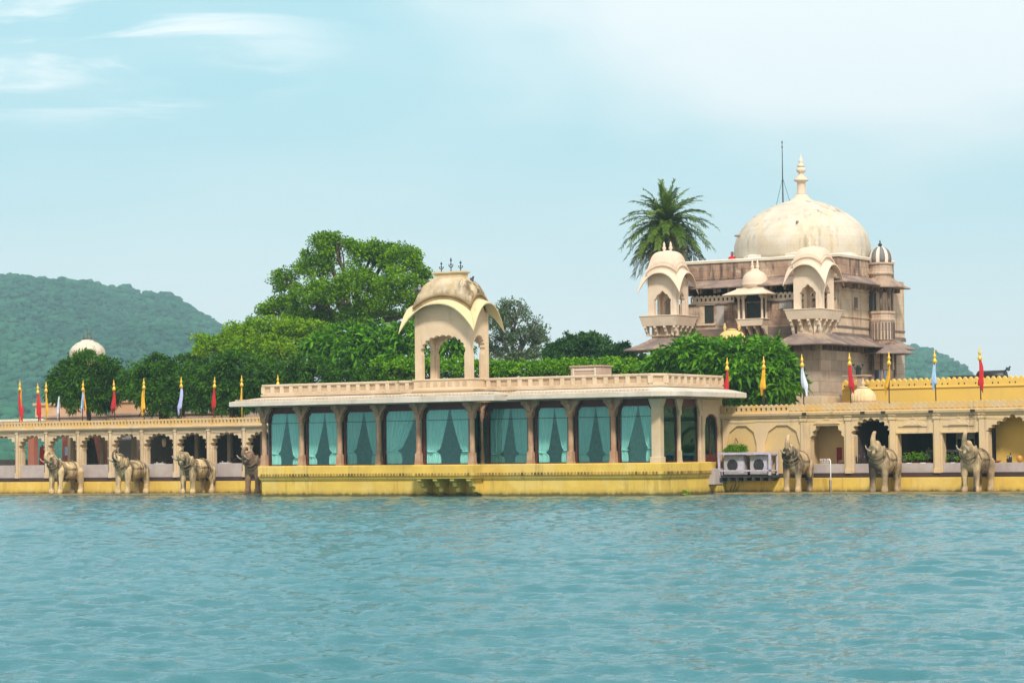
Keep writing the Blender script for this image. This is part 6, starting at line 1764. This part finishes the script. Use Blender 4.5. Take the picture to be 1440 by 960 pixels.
def ac(xa_, xb_, label):
    o = empty('air_conditioner', ((xa_+xb_)/2, vr_+0.45, rz0+0.02), 0, label, 'air conditioner', 'air conditioner units in the cage')
    w_ = (xb_-xa_)/2; h = rz1-rz0-0.14; b = MB(); b.box(-w_, w_, -0.2, 0.2, 0, h); b.build('cabinet', M['ac_white'], o, bevel=0.02)
    b = MB(); cxx = -w_+0.52
    b.lathe(0, 0, [(0.31, -0.0), (0.31, 0.01)], 28); 
    for v_ in range(len(b.v)): x, y, z = b.v[v_]; b.v[v_] = (cxx+x, -0.205-z, h*0.50+y)
    for i in range(5):
        rr_ = 0.08+0.05*i; b.tube([(cxx+rr_*math.cos(a), -0.235, h*0.5+rr_*math.sin(a)) for a in np.linspace(0, 2*math.pi, 25)], 0.006, 4)
    b.build('fan_grille', M['grille'], o)
    b = MB(); b.box(w_-0.35, w_-0.06, -0.21, -0.2, 0.1, h-0.1); b.build('side_panel', M['rack'], o)
mid = (r0+r1)/2
ac(r0+0.22, mid-0.12, 'left air conditioner unit with round fan in the pale cage'); ac(mid+0.22, r1-0.2, 'right air conditioner unit with round fan in the pale cage')
vp = VA-0.9; xx = U(1168, 660, vp)
o = empty('water_pipe', (xx, vp, 0.1), 0, 'thin upright white water pipe with a bent head, between cage elephant and middle elephant', 'pipe')
b = MB(); zt_ = Z(1168, 646, vp)-0.1; b.tube([(0, 0, -0.2), (0, 0, zt_-0.05), (-0.04, 0, zt_), (-0.12, 0, zt_)], 0.035, 8); b.build('pipe', M['pvc'], o)
b = MB(); b.box(-0.11, -0.02, 0.05, 0.15, -0.1, 0.62); b.build('drain_bracket', M['grille'], o)

# wall lantern on the lower tower
lx, lz = U(1207, 525, 134.0), Z(1207, 527, 134.0)
o = empty('lantern_bracket', (lx, 134.0, lz), 0, 'small dark lantern stand with two arms on a ledge before the tower side', 'lantern')
b = MB(); b.box(-0.9, 0.55, -0.2, 0.6, -0.08, 0.0); b.box(-0.05, 0.25, -0.1, 0.2, -2.0, -0.08); b.build('ledge', M['pink_roof'], o)
b = MB(); b.box(-0.12, 0.12, -0.1, 0.1, 0, 0.42); b.frustum(0, 0, 0.42, 0.56, 0.3, 0.26, 0.1, 0.1)
for s_ in (-1, 1): b.tube([(0, 0, 0.25), (s_*0.18, 0, 0.3), (s_*0.28, 0, 0.5)], 0.025, 6); b.sphere((s_*0.28, 0, 0.58), 0.075)
b.build('lamp', M['metal_dark'], o)
# dark tank behind the yellow wall
vv = 138; xx = U(1395, 524, vv); zz = Z(1395, 531, vv)
o = empty('water_tank', (xx, vv, zz-1.0), 0, 'long low black tank lying behind the right end of the yellow wall', 'tank')
b = MB(); hl = 22/scl(1395, vv); pts = [(-hl, 0, 1.0), (-hl*0.9, 0, 1.05), (hl*0.9, 0, 1.0), (hl, 0, 1.02)]; b.tube(pts, [0.18, 0.36, 0.42, 0.25], 14); b.box(-hl*0.8, hl*0.9, -0.3, 0.3, 0, 0.95); b.build('body', M['black'], o)
o = empty('roof_panel', (U(1355, 528, vv), vv, Z(1355, 530, vv)), 0, 'small low dark panel peeping over the yellow wall, left of the black tank', 'panel')
b = MB(); b.box(-0.8, 0.6, -0.3, 0.3, -1, 0.08); b.build('panel', M['grille'], o)

# birds
BIRD = None
def bird(px, py, v, label, mat='bird', rz=0.0, sc=1.0):
    global BIRD
    if BIRD is None:
        b = MB(); b.sphere((0, 0, 0.12), (0.075, 0.15, 0.085), 14, 10, Matrix.Rotation(0.5, 3, 'X')); b.sphere((0, -0.12, 0.235), 0.052, 12, 8); b.chain([(0, -0.08, 0.17), (0, -0.11, 0.21)], [0.055, 0.045])
        b.chain([(0, 0.10, 0.08), (0, 0.30, -0.02)], [0.05, 0.022]); b.chain([(0, -0.15, 0.235), (0, -0.20, 0.225)], [0.018, 0.008])
        for s_ in (-1, 1): b.chain([(s_*0.03, 0.0, 0.06), (s_*0.03, -0.01, -0.02)], [0.014, 0.012])
        BIRD = remeshed(b, 0.012, 'bird', 1)
    me = BIRD.copy(); me.materials.append(M[mat])
    u, z = at(px, py, v); o = bpy.data.objects.new('bird', me); col.objects.link(o); o.location = (u, v, z); o.rotation_euler = (0, 0, rz); o.scale = (sc,)*3
    tag(o, label, 'bird', 'birds perched on the roofs')
kv = (ky0+ky1)/2
bird(663.5, 396.5, kv, 'small dark bird perched on the right slope of the kiosk dome', rz=1.2, sc=1.1)
bird(590, 409, ky0+0.02, 'grey pigeon perched on the left shoulder of the kiosk dome', 'bird_grey', 0.6, 1.2)
bird(586, 411, ky0+0.05, 'dark pigeon on the left shoulder of the kiosk dome, beside the grey pigeon', 'bird', 2.6, 1.1)
bird(1417.5, 521.5, 138, 'tiny dark bird perched on the black tank behind the yellow wall', rz=1.5, sc=1.0)
bird(1011, 411, VTW+0.05, 'grey pigeon on the small openwork gallery parapet of the tower', 'bird_grey', 1.5, 1.2)

# person sitting on the tower roof
def person():
    v = 137.3; u, z = at(1029.5, 361, v)
    b = MB()
    b.chain([(0, 0.05, 0.10), (0, 0.03, 0.32), (0, 0.0, 0.52)], [0.16, 0.145, 0.155]); b.chain([(-0.15, 0, 0.54), (0.15, 0, 0.54)], [0.075, 0.075])
    b.chain([(0, 0, 0.60), (0, -0.01, 0.68)], [0.055, 0.052]); b.sphere((0, -0.02, 0.79), (0.085, 0.10, 0.12), 16, 12)
    b.sphere((0, -0.12, 0.775), (0.016, 0.022, 0.022), 8, 6)
    for s_ in (-1, 1):
        b.sphere((s_*0.088, -0.01, 0.78), (0.015, 0.025, 0.032), 8, 6)
        b.chain([(s_*0.17, 0, 0.53), (s_*0.23, -0.06, 0.30), (s_*0.13, -0.26, 0.22)], [0.058, 0.045, 0.034])
        b.chain([(s_*0.10, 0.02, 0.09), (s_*0.28, -0.32, 0.12), (-s_*0.06, -0.38, 0.06)], [0.105, 0.075, 0.05])
        for k in range(5): b.chain([(s_*0.12, -0.27, 0.21), (s_*(0.05+0.018*k), -0.35+0.006*k, 0.19-0.004*k)], [0.016, 0.011])
    me = remeshed(b, 0.014, 'person', 2); me.materials.append(M['skin'])
    o = bpy.data.objects.new('person', me); col.objects.link(o); o.location = (u, v, z-0.62); 
    tag(o, 'tiny person in red sitting on the tower roof at the foot of the great dome', 'person')
    b = MB(); b.chain([(0, 0.055, 0.10), (0, 0.032, 0.32), (0, 0.0, 0.52)], [0.18, 0.165, 0.175]); b.chain([(-0.16, 0, 0.53), (0.16, 0, 0.53)], [0.092, 0.092])
    for s_ in (-1, 1): b.chain([(s_*0.17, 0, 0.53), (s_*0.225, -0.05, 0.34)], [0.074, 0.06]); b.chain([(s_*0.10, 0.02, 0.09), (s_*0.28, -0.32, 0.12), (s_*0.05, -0.36, 0.08)], [0.122, 0.092, 0.07])
    me = remeshed(b, 0.016, 'clothing', 2); me.materials.append(M['cloth_red']); c = bpy.data.objects.new('clothing', me); col.objects.link(c); c.parent = o
    b = MB(); b.sphere((0, 0.005, 0.815), (0.095, 0.105, 0.115), 16, 12); b.sphere((0, 0.09, 0.76), (0.06, 0.05, 0.08), 12, 8); me = remeshed(b, 0.014, 'hair', 1); me.materials.append(M['hair']); c = bpy.data.objects.new('hair', me); col.objects.link(c); c.parent = o
person()

# ================================================================== FURNITURE SEEN THROUGH THE ARCHES
def table(px, v, label, z=0.8, r_=0.42):
    u = U(px, 655, v); o = empty('table', (u, v, z), 0, label, 'table', 'small tables inside the arcades')
    b = MB(); b.lathe(0, 0, [(0.22, 0), (0.06, 0.05), (0.045, 0.9), (0.1, 0.95)], 12); b.build('pedestal', M['wood'], o)
    b = MB(); b.lathe(0, 0, [(r_, 0.62), (r_*1.02, 0.95), (r_, 0.98)], 24, ribs=10, ribd=0.03); b.build('tablecloth', M['cloth_table'], o)
    return u, v, z+0.98
def cup(x, y, z, label, i):
    b = MB(); b.lathe(x, y, [(0.035, z), (0.06, z+0.09), (0.055, z+0.09), (0.03, z+0.01)], 12); o = b.build('cup', M['cloth_table'], loc=None); tag(o, label, 'cup', 'white cups on the arcade tables')
def chair(px, v, label, mat='wood', z=0.8, rz=0.0, group='chairs inside the arcades', hgt=1.25):
    o = empty('chair', (U(px, 655, v), v, z), rz, label, 'chair', group)
    b = MB(); b.box(-0.22, 0.22, -0.22, 0.22, 0.62, 0.68); b.build('seat', M[mat], o, bevel=0.01)
    b = MB(); b.box(-0.22, 0.22, 0.19, 0.23, 0.85, hgt); b.box(-0.20, -0.16, 0.19, 0.23, 0.66, 0.85); b.box(0.16, 0.20, 0.19, 0.23, 0.66, 0.85); b.build('backrest', M[mat], o, bevel=0.01)
    for sx in (-1, 1):
        for sy in (-1, 1): b = MB(); b.box(sx*0.20-0.02, sx*0.20+0.02, sy*0.20-0.02, sy*0.20+0.02, 0, 0.62); b.build('leg', M[mat], o)
for i, (p, pt) in enumerate(((226, 'the arch left of the third elephant'), (318, 'the arch right of the third elephant'))):
    x, y, z = table(p, VA+1.4, 'small table with pale cloth seen through '+pt, z=0.95)
    cup(x-0.2, y-0.1, z, 'white cup, left one on the table through '+pt, 0); cup(x+0.18, y-0.05, z, 'white cup, right one on the table through '+pt, 1)
    chair(p-11, VA+1.5, 'dark wooden chair left of the table through '+pt, rz=-1.2, z=0.95); chair(p+13, VA+1.5, 'dark wooden chair right of the table through '+pt, rz=1.2, z=0.95)
x = U(231, 622, VA+1.2); zz = Z(231, 622, VA+1.2)
o = empty('hanging_lantern', (x, VA+1.2, zz), 0, 'pale oval lantern hanging in the arch left of the third elephant', 'lantern')
b = MB(); b.lathe(0, 0, [(0.05, -0.27), (0.12, -0.2), (0.15, 0.0), (0.13, 0.18), (0.05, 0.26)], 16); b.build('shade', M['cream'], o)
b = MB(); b.tube([(0, 0, 0.24), (0, 0, z_pb-0.2-zz)], 0.012, 5); b.build('cord', M['metal_dark'], o)
b = MB(); zt_ = 0
for (p, lab) in ((98+36, ''),): pass
o = empty('clothes', (U(59.5, 655, VA+1.6), VA+1.6, 0.8), 0, 'red cloth hung on a stand inside the second arch from the left', 'cloth')
b = MB(); b.frustum(0, 0, 1.05, 2.25, 0.42, 0.2, 0.30, 0.16); b.build('cloth', M['cloth_red'], o, bevel=0.03); b = MB(); b.tube([(0, 0, 0), (0, 0, 2.4)], 0.03, 6); b.box(-0.25, 0.25, -0.15, 0.15, 0, 0.04); b.build('stand', M['wood'], o)
for k, p in enumerate((32, 40, 49)):
    o = empty('crate', (U(p, 670, VA+0.7), VA+0.7, 0.95), 0, ['weathered carved stone block at the foot of the second arch, left', 'weathered carved stone block at the foot of the second arch, middle', 'weathered carved stone block at the foot of the second arch, right'][k], 'stone block', 'stone blocks under the second arch')
    b = MB(); b.box(-0.16, 0.16, -0.15, 0.15, 0, 0.62+0.05*k); b.box(-0.19, 0.19, -0.18, 0.18, 0.62+0.05*k, 0.70+0.05*k); b.build('block', M['dado'], o, bevel=0.02)
# right arcade contents
chair(1197+(-14), VA+1.3, 'deep red upholstered chair in the square bay right of the cage elephant', 'red_chair', z=0.9, rz=0.5, hgt=1.5)
chair(1175+4, VA+1.7, 'deep red upholstered chair further back in the square bay, beside the other red chair', 'red_chair', z=0.8, rz=-0.3, hgt=1.45)
vq = VA+0.24
o = empty('wire_basket', (U(1160, 648, vq), vq, y_da), 0, 'small white wire basket on the low wall of the square bay', 'basket')
b = MB()
for i in range(4): b.tube([(0.28*math.cos(a)*(0.8+0.07*i), 0.13*math.sin(a), 0.02+0.08*i) for a in np.linspace(0, 2*math.pi, 21)], 0.012, 5)
for i in range(10): a = i*math.pi/5; b.tube([(0.22*math.cos(a), 0.10*math.sin(a), 0.01), (0.29*math.cos(a), 0.13*math.sin(a), 0.28)], 0.010, 5)
b.build('basket', M['pvc'], o)
def bottle(px, v, z, h, label, mat='bottle', g='dark bottles and figurines on the low walls'):
    b = MB(); x = U(px, 645, v); b.lathe(x, v, [(0.075, z), (0.08, z+h*0.5), (0.06, z+h*0.62), (0.028, z+h*0.72), (0.025, z+h*0.95), (0.03, z+h)], 12); o = b.build('bottle', M[mat]); tag(o, label, 'bottle', g)
bottle(1203, vq, y_da, 0.62, 'dark bottle on the low wall of the scalloped arch, first from the left'); bottle(1209.5, vq, y_da, 0.64, 'dark bottle on the low wall of the scalloped arch, second from the left'); bottle(1216, vq, y_da, 0.58, 'dark bottle on the low wall of the scalloped arch, third from the left')
bottle(1421, VA+0.24, y_da, 0.5, 'slim dark bottle on the low wall of the yellow arch, right of the rightmost elephant'); bottle(1417.5, VA+0.28, y_da, 0.34, 'short dark bottle on the low wall of the yellow arch, beside the slim one')
b = MB(); x = U(1434, 645, VA+.24); b.lathe(x, VA+.24, [(0.06, y_da), (0.14, y_da+0.1), (0.16, y_da+0.2), (0.1, y_da+0.32), (0.05, y_da+0.36)], 16); tag(b.build('vase', M['fruit']), 'round orange vase on the low wall at the right edge', 'vase')
b = MB(); x = U(1402, 648, VA+.24); b.lathe(x, VA+.24, [(0.1, y_da), (0.24, y_da+0.1), (0.22, y_da+0.11), (0.05, y_da+0.03)], 16); tag(b.build('bowl', M['terracotta']), 'reddish bowl on the low wall of the yellow arch, next to the rightmost elephant', 'bowl')
def potted(px, v, label, mat, seed, hh=0.5):
    u = U(px, 648, v)
    o = empty('potted_plant', (u, v, y_da-0.25), 0, label, 'plant', 'potted plants on the low walls of the right arcade')
    b = MB(); b.lathe(0, 0, [(0.12, 0.0), (0.17, 0.24), (0.18, 0.28)], 14); b.build('pot', M['pvc' if seed % 2 else 'terracotta'], o)
    pts, out = crown_points([((0, 0, 0.28+hh*0.5), (0.24, 0.18, hh*0.5))], 260, 0.10, 12, seed); me = leaf_mesh('foliage', pts, 0.12, 'long', 0.5, seed, out); me.materials.append(M[mat]); c = bpy.data.objects.new('foliage', me); col.objects.link(c); c.parent = o
pm = ['leaf_grey', 'leaf_bright', 'leaf_mid', 'leaf_yellow']
for i, p in enumerate((1269, 1278, 1288, 1298, 1307)): potted(p, VA+0.55, ['greyish', 'bushy', 'tall bright', 'dark', 'large bright'][i]+' potted plant in the left planted window bay, '+ORD[i]+' from the left', pm[(i*3) % 4 if i != 2 else 1], 40+i, [0.4, 0.5, 0.62, 0.5, 0.66][i])
for i, p in enumerate((1331, 1341, 1351, 1361)): potted(p, VA+0.55, ['small', 'flowering', 'yellowish', 'large bushy'][i]+' potted plant in the right planted window bay, '+ORD[i]+' from the left', pm[(i*3+1) % 4], 50+i, [0.36, 0.5, 0.42, 0.62][i])
pts, out = crown_points([((0, 0, 0), (0.22, 0.12, 0.10))], 700, 0.08, 14, 77)
wu = side(960, 690, uR)[0]; o = empty('weed_clump', (uR+0.10, wu, 0.12), 0, 'tiny green weed tuft growing at the waterline on the yellow pavilion base', 'weed')
me = leaf_mesh('leaves', pts, 0.12, 'long', 0.4, 77, out); me.materials.append(M['leaf_mid']); c = bpy.data.objects.new('leaves', me); col.objects.link(c); c.parent = o
b = MB(); b.sphere((0, 0, -0.08), (0.16, 0.22, 0.08)); b.build('root_mat', M['wet_stone'], o)
# one dining table inside the glazed room
vi = V0+2.6
for i, (p, lab) in enumerate(((640, 'the projecting bay window'), (825, 'the third window from the right'), (510, 'the third window from the left'))):
    u = U(p, 645, vi); o = empty('table', (u, vi, zb-0.75), 0, 'dim covered dining table behind '+lab, 'table', 'dining tables inside the pavilion')
    b = MB(); b.lathe(0, 0, [(0.6, 0.1), (0.62, 0.75), (0.6, 0.78)], 24, ribs=12, ribd=0.03); b.build('tablecloth', M['cloth_table'], o)
    b = MB(); b.lathe(0, 0, [(0.3, 0), (0.05, 0.06), (0.05, 0.74)], 12); b.build('pedestal', M['wood'], o)

# ================================================================== HAZE
hm, ht = new_mat('haze_air'); hs = NT(ht)
pv = hs.n('ShaderNodeVolumePrincipled'); pv.inputs['Color'].default_value = (0.55, 0.86, 1.0, 1); pv.inputs['Density'].default_value = 0.00023; pv.inputs['Anisotropy'].default_value = 0.0
ho = hs.n('ShaderNodeOutputMaterial'); hs.l(pv.outputs[0], ho.inputs['Volume'])
b = MB(); q = [FR*x_+FF*y_ for x_, y_ in ((-7000, -60), (7000, -60), (7000, 3500), (-7000, 3500))]
b.prism([(t.x, t.y) for t in q], -3.5, 330, 'z')
hz = b.build('haze', hm); tag(hz, kind='stuff')
